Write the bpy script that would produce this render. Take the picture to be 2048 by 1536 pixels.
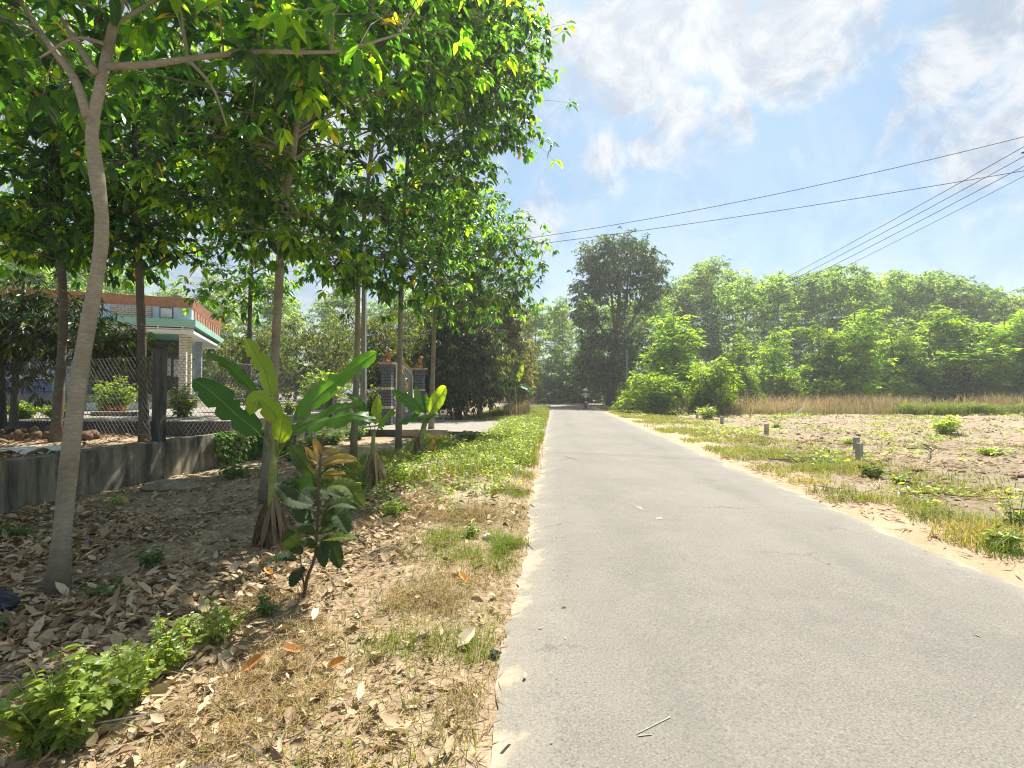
import bpy, math, random
import numpy as np
from mathutils import Vector, Matrix

for o in list(bpy.data.objects):
    bpy.data.objects.remove(o)
SC = bpy.context.scene
COL = SC.collection
R = math.radians
rng = np.random.default_rng(11)
random.seed(5)

# ------------------------------------------------------------------ camera
CAMH = 1.55
cam_d = bpy.data.cameras.new('camera')
cam = bpy.data.objects.new('camera', cam_d)
COL.objects.link(cam)
cam.location = (0, 0, CAMH)
cam.rotation_euler = (R(90.8), 0, 0)
cam_d.sensor_width = 36
cam_d.lens = 36 * 1000 / 2048
cam_d.clip_end = 3000
SC.camera = cam

# ------------------------------------------------------------------ world and sun
SUN_AZ, SUN_EL = 21.0, 54.0          # degrees right of the road view, above the horizon
EXPOSURE = 1.52
sd = bpy.data.lights.new('sun', 'SUN')
sun = bpy.data.objects.new('sun', sd)
COL.objects.link(sun)
sd.energy = 4.0
sd.angle = R(0.5)
sd.color = (1.0, 0.945, 0.85)
sdir = Vector((math.sin(R(SUN_AZ)) * math.cos(R(SUN_EL)), math.cos(R(SUN_AZ)) * math.cos(R(SUN_EL)), math.sin(R(SUN_EL))))
sun.rotation_euler = sdir.to_track_quat('Z', 'Y').to_euler()
SC.view_settings.view_transform = 'Standard'
SC.view_settings.look = 'None'
SC.view_settings.exposure = EXPOSURE
SC.view_settings.gamma = 1
SC.cycles.denoising_prefilter = 'NONE'
SC.cycles.pixel_filter_type = 'BLACKMAN_HARRIS'
SC.cycles.filter_width = 1.15
SC.view_settings.use_curve_mapping = False

W = bpy.data.worlds.new('World')
SC.world = W
W.use_nodes = True


class NT:
    """small helper to write node trees"""
    def __init__(s, tree):
        s.t = tree
        s.t.nodes.clear()

    def n(s, typ, **kw):
        nd = s.t.nodes.new(typ)
        for k, v in kw.items():
            setattr(nd, k, v)
        return nd

    def link(s, a, b):
        s.t.links.new(a, b)

    def put(s, sock, v):
        if isinstance(v, bpy.types.NodeSocket):
            s.link(v, sock)
        else:
            sock.default_value = v

    def math(s, op, a, b=0.0, clamp=False):
        nd = s.n('ShaderNodeMath', operation=op, use_clamp=clamp)
        s.put(nd.inputs[0], a)
        s.put(nd.inputs[1], b)
        return nd.outputs[0]

    def vmath(s, op, a, b=(0, 0, 0), out=0):
        nd = s.n('ShaderNodeVectorMath', operation=op)
        s.put(nd.inputs[0], a)
        s.put(nd.inputs[1], b)
        return nd.outputs[out]

    def noise(s, vec, scale, detail=4, rough=0.55, dist=0.0, out='Fac'):
        nd = s.n('ShaderNodeTexNoise')
        if vec is not None:
            s.link(vec, nd.inputs['Vector'])
        nd.inputs['Scale'].default_value = scale
        nd.inputs['Detail'].default_value = detail
        nd.inputs['Roughness'].default_value = rough
        nd.inputs['Distortion'].default_value = dist
        return nd.outputs[out]

    def voro(s, vec, scale, feature='F1', out='Distance'):
        nd = s.n('ShaderNodeTexVoronoi', feature=feature)
        s.link(vec, nd.inputs['Vector'])
        nd.inputs['Scale'].default_value = scale
        return nd.outputs[out]

    def rng(s, v, a, b, c=0.0, d=1.0, smooth=False):
        nd = s.n('ShaderNodeMapRange')
        if smooth:
            nd.interpolation_type = 'SMOOTHSTEP'
        s.put(nd.inputs[0], v)
        for i, x in enumerate((a, b, c, d)):
            s.put(nd.inputs[1 + i], x)
        return nd.outputs[0]

    def mix(s, f, a, b, blend='MIX'):
        nd = s.n('ShaderNodeMix', data_type='RGBA', blend_type=blend)
        s.put(nd.inputs['Factor'], f)
        s.put(nd.inputs[6], a if isinstance(a, bpy.types.NodeSocket) else (*a[:3], 1))
        s.put(nd.inputs[7], b if isinstance(b, bpy.types.NodeSocket) else (*b[:3], 1))
        return nd.outputs[2]

    def ramp(s, f, stops):
        nd = s.n('ShaderNodeValToRGB')
        s.link(f, nd.inputs[0])
        el = nd.color_ramp.elements
        while len(el) < len(stops):
            el.new(0.5)
        for e, (p, c) in zip(el, stops):
            e.position = p
            e.color = (*c[:3], 1)
        return nd.outputs[0]

    def mapping(s, vec, scale=(1, 1, 1), loc=(0, 0, 0)):
        nd = s.n('ShaderNodeMapping')
        s.link(vec, nd.inputs[0])
        nd.inputs['Location'].default_value = loc
        nd.inputs['Scale'].default_value = scale
        return nd.outputs[0]


def pxdir(px, py):
    return Vector(((px - 1024) / 1000, 1, (782 - py) / 1000)).normalized()


wn = NT(W.node_tree)
sky = wn.n('ShaderNodeTexSky', sky_type='NISHITA')
sky.sun_disc = False
sky.sun_elevation = R(SUN_EL)
sky.sun_rotation = R(SUN_AZ)
sky.air_density = 1.0
sky.dust_density = 1.0
sky.ozone_density = 2.0
bg = wn.n('ShaderNodeBackground')
wn.link(wn.mix(1.0, sky.outputs[0], (.59, .80, .84), 'MULTIPLY'), bg.inputs[0])
bg.inputs[1].default_value = 0.052
tcw = wn.n('ShaderNodeTexCoord')
D = tcw.outputs['Generated']
warp = wn.vmath('SUBTRACT', wn.noise(D, 5.5, 6, 0.62, 0.3, 'Color'), (0.5, 0.5, 0.5))
Dw = wn.vmath('ADD', D, wn.vmath('MULTIPLY', warp, (0.24, 0.24, 0.24)))
blobs = [(1270, 70, .15, .11, 1.0), (1390, 40, .09, .10, 1.15), (1235, 185, .075, .04, .9), (1590, 70, .13, .085, .95),
         (1545, 140, .07, .035, .8), (1370, 245, .06, .055, .85), (1310, 325, .075, .035, .7), (1490, 225, .035, .055, .7),
         (1930, 90, .11, .12, .95), (2010, 280, .12, .10, .8), (1810, 270, .075, .06, .7), (1090, 80, .10, .08, .85),
         (1080, 440, .06, .05, .7), (1215, 350, .06, .07, .7), (1150, 200, .08, .06, .6), (1680, 60, .07, .06, .7), (1420, 330, .10, .05, .35), (1620, 330, .12, .05, .3), (1950, 430, .12, .06, .5), (1740, 150, .03, .025, .6), (1450, 20, .07, .05, .9), (1880, 330, .10, .05, .6),
         (350, 150, .45, .34, .9), (100, 450, .4, .22, .7), (760, 380, .25, .2, .7), (620, 640, .4, .09, .8)]
dens = None
for (px, py, rx, ry, wgt) in blobs:
    c = pxdir(px, py)
    k = 1.0 / (1 + ((px - 1024) / 1000) ** 2) ** .5
    v = wn.vmath('MULTIPLY', wn.vmath('SUBTRACT', Dw, tuple(c)), (1 / (rx * 1.4 * k), 1 / (max(rx, ry) * 1.7), 1 / (ry * 1.4 * k)))
    ln = wn.vmath('LENGTH', v, out=1)
    f = wn.rng(ln, 1.25, 0.1, 0, wgt, True)
    dens = f if dens is None else wn.math('MAXIMUM', dens, f)
# clouds over the unseen rest of the sky, cover raised for more fill light
sp = wn.n('ShaderNodeSeparateXYZ')
wn.link(D, sp.inputs[0])
zz = wn.math('MAXIMUM', wn.math('ADD', sp.outputs[2], 0.14), 0.05)
pl = wn.n('ShaderNodeCombineXYZ')
wn.link(wn.math('DIVIDE', sp.outputs[0], zz), pl.inputs[0])
wn.link(wn.math('DIVIDE', sp.outputs[1], zz), pl.inputs[1])
gen = wn.rng(wn.noise(pl.outputs[0], 0.9, 6, 0.6), 0.42, 0.60, 0, 1.0, True)
back = wn.math('MULTIPLY', wn.rng(sp.outputs[1], 0.55, 0.2, 0, 1, True), wn.rng(sp.outputs[2], 0.0, 0.12, 0, 1, True))
dens = wn.math('MAXIMUM', dens, wn.math('MULTIPLY', gen, back))
fine = wn.noise(D, 9.0, 9, 0.66, 0.4)
fine2 = wn.noise(wn.vmath('ADD', D, tuple(sdir * 0.035)), 9.0, 9, 0.66, 0.4)
edge = wn.math('ADD', dens, wn.math('MULTIPLY', wn.math('SUBTRACT', fine, 0.5), 1.5))
mask = wn.rng(edge, 0.18, 0.84, 0, 0.93, True)
relief = wn.math('SUBTRACT', fine, fine2)
shade = wn.rng(wn.math('ADD', wn.math('MULTIPLY', relief, 2.6), wn.math('MULTIPLY', edge, -0.22)), -0.55, 0.25, 0, 1, True)
# brighter towards the sun
sund = wn.vmath('DOT_PRODUCT', D, tuple(sdir), out=1)
near = wn.rng(sund, 0.80, 1.0, 0, 1, True)
ccol = wn.mix(shade, (0.30, 0.39, 0.53), (0.72, 0.76, 0.80))
ccol = wn.mix(near, ccol, (1.0, 1.0, 0.98))
ccol2 = wn.mix(0.5, ccol, wn.mix(shade, (0.36, 0.46, 0.60), (0.88, 0.90, 0.92)))
bg2 = wn.n('ShaderNodeBackground')
wn.link(ccol2, bg2.inputs[0])
bg2.inputs[1].default_value = 0.355
# thin pale veil low down and round the sun
veil = wn.rng(sp.outputs[2], 0.46, 0.02, 0.08, 0.46, True)
# faint shafts of light fanning out from the sun
e1 = sdir.cross(Vector((0, 0, 1))).normalized()
e2 = sdir.cross(e1).normalized()
an = wn.math('ARCTAN2', wn.vmath('DOT_PRODUCT', D, tuple(e1), out=1), wn.vmath('DOT_PRODUCT', D, tuple(e2), out=1))
cs = wn.n('ShaderNodeCombineXYZ')
wn.link(wn.math('SINE', an), cs.inputs[0])
wn.link(wn.math('COSINE', an), cs.inputs[1])
ray = wn.rng(wn.noise(cs.outputs[0], 6.5, 3, .5), .46, .66, 0, 1, True)
ray = wn.math('MULTIPLY', wn.math('MULTIPLY', ray, wn.rng(sund, .60, .93, 0, 1, True)), .30)
mfac = wn.math('MAXIMUM', mask, wn.math('ADD', veil, ray))
ms = wn.n('ShaderNodeMixShader')
wn.link(mfac, ms.inputs[0])
wn.link(bg.outputs[0], ms.inputs[1])
wn.link(bg2.outputs[0], ms.inputs[2])
wo = wn.n('ShaderNodeOutputWorld')
wn.link(ms.outputs[0], wo.inputs[0])

# ------------------------------------------------------------------ materials


def material(name):
    m = bpy.data.materials.new(name)
    m.use_nodes = True
    t = NT(m.node_tree)
    out = t.n('ShaderNodeOutputMaterial')
    return m, t, out


def pbsdf(t, out, col, rough=0.8, bump=None, bstr=0.3, bdist=0.02, spec=0.3, metal=0.0):
    p = t.n('ShaderNodeBsdfPrincipled')
    t.put(p.inputs['Base Color'], col if isinstance(col, bpy.types.NodeSocket) else (*col[:3], 1))
    t.put(p.inputs['Roughness'], rough)
    p.inputs['Specular IOR Level'].default_value = spec
    p.inputs['Metallic'].default_value = metal
    if bump is not None:
        b = t.n('ShaderNodeBump')
        b.inputs['Strength'].default_value = bstr
        b.inputs['Distance'].default_value = bdist
        t.link(bump, b.inputs['Height'])
        t.link(b.outputs[0], p.inputs['Normal'])
    if out is not None:
        t.link(p.outputs[0], out.inputs[0])
    return p


def pos_of(t):
    return t.n('ShaderNodeNewGeometry').outputs['Position']


def obj_of(t):
    return t.n('ShaderNodeTexCoord').outputs['Object']


def simple(name, col, rough=0.6, var=0.12, scale=6.0, spec=0.3, metal=0.0, bstr=0.15):
    m, t, out = material(name)
    p = obj_of(t)
    n = t.noise(p, scale, 5, 0.6)
    c = t.mix(t.rng(n, 0.3, 0.7), tuple(x * (1 - var) for x in col), tuple(min(1, x * (1 + var)) for x in col))
    pbsdf(t, out, c, rough, n, bstr, 0.01, spec, metal)
    return m


def leafmat(name, stops, trans=0.42, tcol=(1.15, 1.2, 0.35), rough=0.42, spec=0.4, objvar=0.25, tgain=2.6):
    m, t, out = material(name)
    a = t.n('ShaderNodeAttribute', attribute_name='rnd')
    c = t.ramp(a.outputs['Fac'], stops)
    oi = t.n('ShaderNodeObjectInfo')
    c = t.mix(1.0, c, t.mix(oi.outputs['Random'], (1 - objvar, 1 - objvar, 1 - objvar), (1 + objvar, 1 + objvar, 1.0)), 'MULTIPLY')
    p = pbsdf(t, None, c, rough, None, spec=spec)
    tr = t.n('ShaderNodeBsdfTranslucent')
    t.link(t.mix(1.0, c, tuple(x * tgain for x in tcol), 'MULTIPLY'), tr.inputs[0])
    mx = t.n('ShaderNodeMixShader')
    t.link(t.rng(a.outputs['Fac'], 0, 1, trans * .55, min(.85, trans * 1.35)), mx.inputs[0])
    t.link(p.outputs[0], mx.inputs[1])
    t.link(tr.outputs[0], mx.inputs[2])
    t.link(mx.outputs[0], out.inputs[0])
    return m


M = {}
# broad leaves of the near roadside trees
M['leaf_near'] = leafmat('leaf_near', [(0, (.014, .042, .022)), (.45, (.030, .082, .028)), (.8, (.075, .145, .030)), (.975, (.15, .20, .036)), (1, (.42, .22, .03))], .60, (1.25, 1.25, .25), .34, .55, .12, 3.7)
M['leaf_dark'] = leafmat('leaf_dark', [(0, (.018, .042, .014)), (.6, (.034, .066, .022)), (.85, (.10, .13, .03)), (1, (.24, .22, .05))], .28, (1.2, 1.2, .3), .4, .5, .15)
M['leaf_garden'] = leafmat('leaf_garden', [(0, (.03, .055, .018)), (.5, (.06, .095, .026)), (.9, (.13, .15, .035)), (1, (.22, .20, .06))], .36, (1.2, 1.15, .3), .5, .3, .3, 2.0)
M['leaf_dry'] = leafmat('leaf_dry', [(0, (.08, .10, .03)), (.5, (.16, .17, .055)), (.9, (.26, .24, .09)), (1, (.32, .26, .12))], .35, (1.1, 1.0, .4), .6, .25, .15)
M['leaf_rubber'] = leafmat('leaf_rubber', [(0, (.07, .12, .045)), (.5, (.15, .225, .08)), (.85, (.23, .31, .10)), (1, (.30, .36, .13))], .52, (1.0, 1.05, .5), .5, .4, .2, 2.5)
M['leaf_acacia'] = leafmat('leaf_acacia', [(0, (.06, .11, .022)), (.5, (.13, .215, .035)), (.85, (.21, .30, .045)), (1, (.28, .35, .06))], .45, (1.1, 1.1, .32), .5, .35, .22, 2.8)
M['leaf_bush'] = leafmat('leaf_bush', [(0, (.06, .11, .02)), (.5, (.13, .21, .032)), (.85, (.21, .29, .042)), (1, (.28, .33, .06))], .5, (1.1, 1.1, .3), .5, .35, .15, 2.4)
M['leaf_big_tree'] = leafmat('leaf_big_tree', [(0, (.028, .055, .026)), (.6, (.055, .095, .04)), (.9, (.10, .14, .055)), (1, (.15, .18, .07))], .25, (1.1, 1.2, .4), .45, .4, .1)
M['leaf_shrub'] = leafmat('leaf_shrub', [(0, (.05, .11, .018)), (.4, (.11, .19, .024)), (.8, (.24, .30, .03)), (1, (.34, .34, .05))], .4, (1.1, 1.15, .3), .45, .4, .12)
M['weed'] = leafmat('weed', [(0, (.10, .16, .03)), (.5, (.21, .30, .06)), (.9, (.31, .39, .10)), (1, (.46, .47, .20))], .42, (1.1, 1.02, .35), .45, .4, .12)
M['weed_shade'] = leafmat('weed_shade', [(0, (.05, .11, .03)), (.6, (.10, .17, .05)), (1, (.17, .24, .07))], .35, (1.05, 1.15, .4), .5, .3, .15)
M['grass'] = leafmat('grass', [(0, (.09, .15, .022)), (.5, (.17, .24, .03)), (.85, (.26, .30, .045)), (1, (.44, .36, .16))], .38, (1.05, 1.0, .4), .55, .25, .1, 1.3)
M['dry_grass'] = leafmat('dry_grass', [(0, (.25, .18, .08)), (.5, (.42, .31, .15)), (.85, (.54, .42, .22)), (1, (.20, .24, .05))], .3, (1.0, .95, .6), .7, .2, .1, 1.0)
M['reed'] = leafmat('reed', [(0, (.22, .18, .09)), (.4, (.44, .34, .20)), (.75, (.60, .47, .32)), (.92, (.68, .54, .41)), (1, (.16, .20, .05))], .3, (1.0, .95, .6), .7, .2, .1, 1.0)
M['litter'] = leafmat('litter', [(0, (.14, .09, .045)), (.3, (.31, .215, .115)), (.6, (.46, .345, .20)), (.9, (.60, .48, .315)), (.985, (.68, .58, .42)), (1, (.50, .20, .06))], .12, (1.0, .85, .5), .62, .3, .0, 1.0)
M['orange_leaf'] = leafmat('orange_leaf', [(0, (.55, .24, .07)), (1, (.62, .30, .08))], .25, (1, .8, .4), .5, .3, .15, 1.0)
M['sapling_leaf'] = leafmat('sapling_leaf', [(0, (.030, .060, .022)), (.5, (.055, .095, .030)), (1, (.11, .16, .035))], .33, (1.2, 1.15, .3), .7, .25, .2, 1.4)
M['sapling_gold'] = leafmat('sapling_gold', [(0, (.32, .20, .05)), (1, (.46, .36, .13))], .35, (1.1, .95, .35), .55, .3, .15, 1.1)


def banana_mat():
    m, t, out = material('banana_leaf')
    a = t.n('ShaderNodeAttribute', attribute_name='rnd')
    uvn = t.n('ShaderNodeAttribute', attribute_name='along')
    w = t.n('ShaderNodeTexWave', wave_type='BANDS', bands_direction='X')
    w.inputs['Scale'].default_value = 9
    w.inputs['Distortion'].default_value = 1.2
    w.inputs['Detail'].default_value = 2
    cx = t.n('ShaderNodeCombineXYZ')
    t.link(t.math('MULTIPLY', uvn.outputs['Fac'], 3.0), cx.inputs[0])
    t.link(cx.outputs[0], w.inputs['Vector'])
    base = t.ramp(a.outputs['Fac'], [(0, (.024, .095, .018)), (.5, (.055, .16, .026)), (1, (.20, .31, .03))])
    c = t.mix(t.math('MULTIPLY', w.outputs['Fac'], .75), base, t.mix(1.0, base, (1.9, 1.5, 1.4), 'MULTIPLY'))
    brown = t.rng(t.noise(obj_of(t), 14, 4, .6), .67, .78)
    c = t.mix(t.math('MULTIPLY', brown, .5), c, (.22, .17, .05))
    p = pbsdf(t, None, c, .38, w.outputs['Fac'], .35, .006, .5)
    tr = t.n('ShaderNodeBsdfTranslucent')
    t.link(t.mix(1.0, c, (3.3, 3.0, .5), 'MULTIPLY'), tr.inputs[0])
    mx = t.n('ShaderNodeMixShader')
    mx.inputs[0].default_value = .45
    t.link(p.outputs[0], mx.inputs[1])
    t.link(tr.outputs[0], mx.inputs[2])
    t.link(mx.outputs[0], out.inputs[0])
    return m


M['banana'] = banana_mat()
M['banana_stem'] = simple('banana_stem', (.25, .30, .085), .55, .35, 9)
M['banana_dry'] = leafmat('banana_dry', [(0, (.14, .09, .05)), (.5, (.32, .23, .13)), (1, (.54, .44, .29))], .15, (1, .85, .5), .7, .2, .1, 1.0)
M['yellow_leaf'] = leafmat('yellow_leaf', [(0, (.55, .36, .03)), (1, (.62, .42, .05))], .3, (1, .9, .4), .5, .3, .1, 1.0)


def bark(name, c0, c1, scale=1.0, moss=0.0):
    m, t, out = material(name)
    p = pos_of(t)
    band = t.noise(t.mapping(p, (16 * scale, 16 * scale, 60 * scale)), 1.0, 7, .7, .6)
    blot = t.noise(p, 3.2 * scale, 5, .6, .3)
    c = t.mix(t.rng(band, .32, .68), c0, c1)
    c = t.mix(t.math('MULTIPLY', t.rng(blot, .48, .68), .4), c, tuple(x * .55 for x in c0))
    lich = t.rng(t.noise(t.mapping(p, (9, 9, 14)), 1.0, 5, .65), .60, .70)
    c = t.mix(t.math('MULTIPLY', lich, .5), c, (.46, .46, .40))
    if moss:
        mm = t.rng(t.noise(p, 1.4, 3, .5), .42, .7, 0, moss)
        c = t.mix(mm, c, (.12, .13, .055))
    pbsdf(t, out, c, .85, band, .55, .012, .2)
    return m


M['bark_pale'] = bark('bark_pale', (.27, .225, .16), (.46, .40, .305), 1.0, .35)
M['bark_mid'] = bark('bark_mid', (.21, .17, .115), (.40, .335, .24), 1.0, .5)
M['bark_dark'] = bark('bark_dark', (.075, .062, .048), (.19, .16, .12), .8, .4)
M['twig'] = simple('twig', (.11, .085, .055), .8, .3)
M['wood_grey'] = simple('wood_grey', (.20, .17, .14), .85, .35, 14)


def concrete(name, c0, c1, stain=(.05, .05, .045), amount=.5, streak=True, sc=1.0):
    m, t, out = material(name)
    p = pos_of(t)
    n = t.noise(p, 2.2 * sc, 7, .65, .3)
    c = t.mix(t.rng(n, .3, .7), c0, c1)
    if streak:
        s = t.noise(t.mapping(p, (5, 5, .5)), 1.0, 6, .65)
        s2 = t.noise(p, 1.1, 3, .5)
        f = t.math('MULTIPLY', t.rng(t.math('ADD', s, t.math('MULTIPLY', s2, .5)), .64, .88), amount)
        c = t.mix(f, c, stain)
    g = t.noise(p, 60, 3, .6)
    c = t.mix(t.rng(g, .3, .7, 0, .25), c, tuple(x * .6 for x in c0))
    pbsdf(t, out, c, .9, t.math('ADD', n, t.math('MULTIPLY', g, .3)), .35, .015, .2)
    return m


M['old_wall'] = concrete('old_wall', (.17, .15, .11), (.40, .355, .26), (.030, .034, .032), .85)
M['post'] = concrete('post', (.07, .066, .058), (.20, .185, .155), (.02, .02, .02), .8)
M['marker'] = concrete('marker', (.34, .33, .30), (.50, .48, .44), (.14, .14, .13), .4)
M['pole'] = concrete('pole', (.22, .22, .21), (.36, .36, .34), (.12, .12, .12), .4)
M['slab'] = concrete('slab', (.24, .215, .18), (.35, .32, .275), (.20, .19, .17), .35, False)
M['slab_edge'] = concrete('slab_edge', (.07, .065, .055), (.16, .14, .12), (.03, .03, .03), .6)


def ground_left():
    m, t, out = material('dirt')
    p = pos_of(t)
    n1 = t.noise(p, .9, 6, .6, .3)
    n2 = t.noise(p, 9, 6, .7)
    n3 = t.noise(p, 55, 4, .7)
    c = t.mix(t.rng(n1, .35, .65), (.29, .215, .14), (.52, .40, .27))
    c = t.mix(t.rng(n2, .42, .68, 0, .75), c, (.15, .11, .07))
    c = t.mix(t.rng(n3, .5, .75, 0, .6), c, (.50, .40, .28))
    c = t.mix(t.rng(t.voro(p, 42), .0, .25, .45, 0), c, (.10, .075, .045))
    pbsdf(t, out, c, .95, t.math('ADD', n2, t.math('MULTIPLY', n3, .5)), .8, .03, .15)
    return m


def sand_mat():
    m, t, out = material('sand')
    p = pos_of(t)
    n1 = t.noise(p, 1.6, 5, .6, .2)
    n3 = t.noise(p, 70, 5, .75)
    n2 = t.noise(p, 14, 5, .7)
    c = t.mix(t.rng(n1, .3, .7), (.40, .29, .18), (.53, .41, .28))
    c = t.mix(t.rng(n3, .45, .7, 0, .55), c, (.28, .18, .105))
    c = t.mix(t.rng(n2, .55, .72, 0, .6), c, (.25, .17, .10))
    pbsdf(t, out, c, .95, t.math('ADD', n3, n2), .8, .015, .15)
    return m


def field_mat():
    m, t, out = material('field_soil')
    p = pos_of(t)
    n1 = t.noise(p, .35, 6, .62, .4)
    n2 = t.noise(t.mapping(p, (1, 1.4, 1)), 3.5, 7, .72)
    n3 = t.noise(p, 26, 6, .75)
    c = t.mix(t.rng(n1, .35, .65), (.31, .245, .155), (.46, .375, .26))
    c = t.mix(t.rng(n2, .47, .66, 0, .65), c, (.22, .14, .085))
    c = t.mix(t.rng(n3, .48, .68, 0, .65), c, (.60, .49, .36))
    c = t.mix(t.rng(n3, .45, .28, 0, .5), c, (.17, .11, .07))
    g = t.math('MULTIPLY', t.rng(t.noise(p, .8, 5, .65), .55, .68), .45)
    c = t.mix(g, c, (.21, .22, .06))
    pbsdf(t, out, c, .95, t.math('ADD', n2, n3), 1.0, .05, .15)
    return m


def road_mat():
    m, t, out = material('asphalt')
    p = pos_of(t)
    big = t.noise(p, .45, 5, .6, .3)
    mid = t.noise(p, 3.5, 5, .65)
    gr = t.noise(p, 84, 4, .8)
    gr2 = t.voro(p, 60)
    s = t.n('ShaderNodeAttribute', attribute_name='across')
    c = t.mix(t.rng(big, .3, .7), (.165, .155, .135), (.225, .21, .18))
    c = t.mix(t.rng(mid, .4, .7, 0, .5), c, (.235, .215, .185))
    c = t.mix(t.rng(gr, .52, .70, 0, .7), c, (.38, .355, .31))
    c = t.mix(t.rng(gr, .46, .32, 0, .9), c, (.055, .052, .047))
    c = t.mix(t.rng(gr2, .0, .22, .55, 0), c, (.075, .07, .065))
    # sand carried onto both edges
    e = t.math('ADD', s.outputs['Fac'], t.math('MULTIPLY', t.math('SUBTRACT', t.noise(p, 1.7, 6, .72), .5), .55))
    c = t.mix(t.rng(e, .96, 1.03, 0, .9), c, (.52, .40, .27))
    c = t.mix(t.rng(e, .80, 1.0, 0, .3), c, (.40, .35, .27))
    # dusty wheel tracks, a worn middle and fine cracks
    tr = t.math('MULTIPLY', t.rng(t.math('ABSOLUTE', t.math('SUBTRACT', s.outputs['Fac'], .48)), .22, .02, 0, .5, True), t.rng(t.noise(t.mapping(p, (1, .25, 1)), 1.4, 5, .6), .35, .65))
    c = t.mix(tr, c, (.145, .138, .122))
    ck = t.n('ShaderNodeTexVoronoi', feature='DISTANCE_TO_EDGE')
    t.link(t.vmath('ADD', p, t.vmath('MULTIPLY', t.noise(p, 3.0, 5, .65, 0, 'Color'), (.5, .5, .5))), ck.inputs['Vector'])
    ck.inputs['Scale'].default_value = .55
    cr = t.math('MULTIPLY', t.rng(ck.outputs['Distance'], .012, .003), t.rng(t.noise(p, .5, 3, .5), .56, .66))
    c = t.mix(t.math('MULTIPLY', cr, .75), c, (.05, .047, .043))
    st = t.rng(t.noise(t.mapping(p, (1, .6, 1), (7, 3, 0)), .9, 6, .7), .60, .70, 0, .35)
    c = t.mix(st, c, (.12, .115, .10))
    # pale scuffs
    sc = t.rng(t.noise(t.mapping(p, (1.2, .35, 1)), 2.0, 7, .7, .8), .66, .75, 0, .35)
    c = t.mix(sc, c, (.45, .42, .37))
    pbsdf(t, out, c, .88, t.math('ADD', gr, t.math('MULTIPLY', mid, .3)), .55, .008, .25)
    return m


M['dirt'] = ground_left()
M['sand'] = sand_mat()
M['field'] = field_mat()
M['road'] = road_mat()
M['scuff'] = simple('scuff', (.30, .28, .245), .9, .2, 20)

M['dark_brick'] = simple('dark_brick', (.115, .125, .14), .75, .35, 5, bstr=.5)
M['pale_brick'] = simple('pale_brick', (.62, .56, .44), .75, .2, 6, bstr=.4)
M['band_brick'] = simple('band_brick', (.58, .46, .32), .75, .2, 6, bstr=.4)
M['blue_brick'] = simple('blue_brick', (.30, .36, .40), .75, .25, 6, bstr=.4)
M['mortar'] = simple('mortar', (.03, .03, .03), .9, .2, 10)
M['mortar_pale'] = simple('mortar_pale', (.26, .23, .18), .9, .2, 10)
M['terracotta'] = simple('terracotta', (.42, .20, .115), .7, .25, 5)
M['cap'] = simple('cap', (.42, .33, .25), .7, .2, 5)
M['statue'] = simple('statue', (.33, .16, .055), .5, .35, 7)
M['wall_blue'] = simple('wall_blue', (.52, .62, .76), .75, .1, 2)
M['wall_deepblue'] = simple('wall_deepblue', (.16, .21, .42), .75, .15, 2)
M['green_paint'] = simple('green_paint', (.30, .52, .42), .6, .12, 2)
M['ceil_green'] = simple('ceil_green', (.10, .30, .24), .7, .1, 2)
M['white_paint'] = simple('white_paint', (.74, .74, .70), .6, .06, 3)
M['brown_wood'] = simple('brown_wood', (.10, .045, .03), .5, .3, 6)
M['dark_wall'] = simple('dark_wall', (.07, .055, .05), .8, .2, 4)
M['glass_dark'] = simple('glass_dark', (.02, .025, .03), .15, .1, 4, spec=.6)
M['gate_metal'] = simple('gate_metal', (.24, .265, .28), .4, .12, 4, spec=.5, metal=.3)
M['gold'] = simple('gold', (.45, .32, .09), .35, .15, 8, spec=.5, metal=.5)
M['wire'] = simple('wire', (.16, .16, .155), .55, .2, 8, metal=.3)
M['cable'] = simple('cable', (.045, .05, .06), .6, .1)
M['insulator'] = simple('insulator', (.06, .06, .09), .35, .1)
M['yellow_sign'] = simple('yellow_sign', (.62, .60, .42), .6, .15, 20)
M['rubber'] = simple('rubber', (.02, .02, .02), .8, .1)
M['bike_black'] = simple('bike_black', (.025, .025, .03), .3, .1, spec=.5)
M['chrome'] = simple('chrome', (.55, .56, .58), .25, .05, metal=.9)
M['red_lens'] = simple('red_lens', (.35, .02, .02), .3, .05, spec=.5)
M['plate'] = simple('plate', (.8, .8, .82), .5, .03)
M['skin'] = simple('skin', (.36, .20, .13), .6, .08)
M['shirt'] = simple('shirt', (.68, .54, .52), .85, .15, 12)
M['trousers'] = simple('trousers', (.03, .032, .04), .85, .1)
M['straw'] = simple('straw', (.80, .78, .70), .7, .06, 20)
M['clod'] = simple('clod', (.24, .155, .095), .95, .4, 3, bstr=.6)
M['husk'] = simple('husk', (.15, .095, .058), .9, .45, 14, bstr=.8)
M['plastic'] = simple('plastic', (.62, .62, .60), .45, .1, 9)
M['bag'] = simple('bag', (.03, .035, .05), .4, .2, 7)
M['rock'] = simple('rock', (.26, .22, .16), .9, .35, 6, bstr=.8)
M['dry_branch'] = simple('dry_branch', (.25, .21, .17), .9, .3, 12)
M['flower'] = leafmat('flower', [(0, (.45, .03, .06)), (1, (.6, .10, .14))], .3, (1, .6, .6), .5, .3, .1, 1.0)
M['white_flower'] = leafmat('white_flower', [(0, (.72, .72, .66)), (1, (.8, .8, .76))], .3, (1, 1, .9), .5, .3, .0, 1.0)
M['poster'] = simple('poster', (.50, .50, .46), .7, .35, 5)
M['tile_red'] = simple('tile_red', (.40, .13, .08), .7, .2, 6)

# ------------------------------------------------------------------ mesh building


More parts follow.
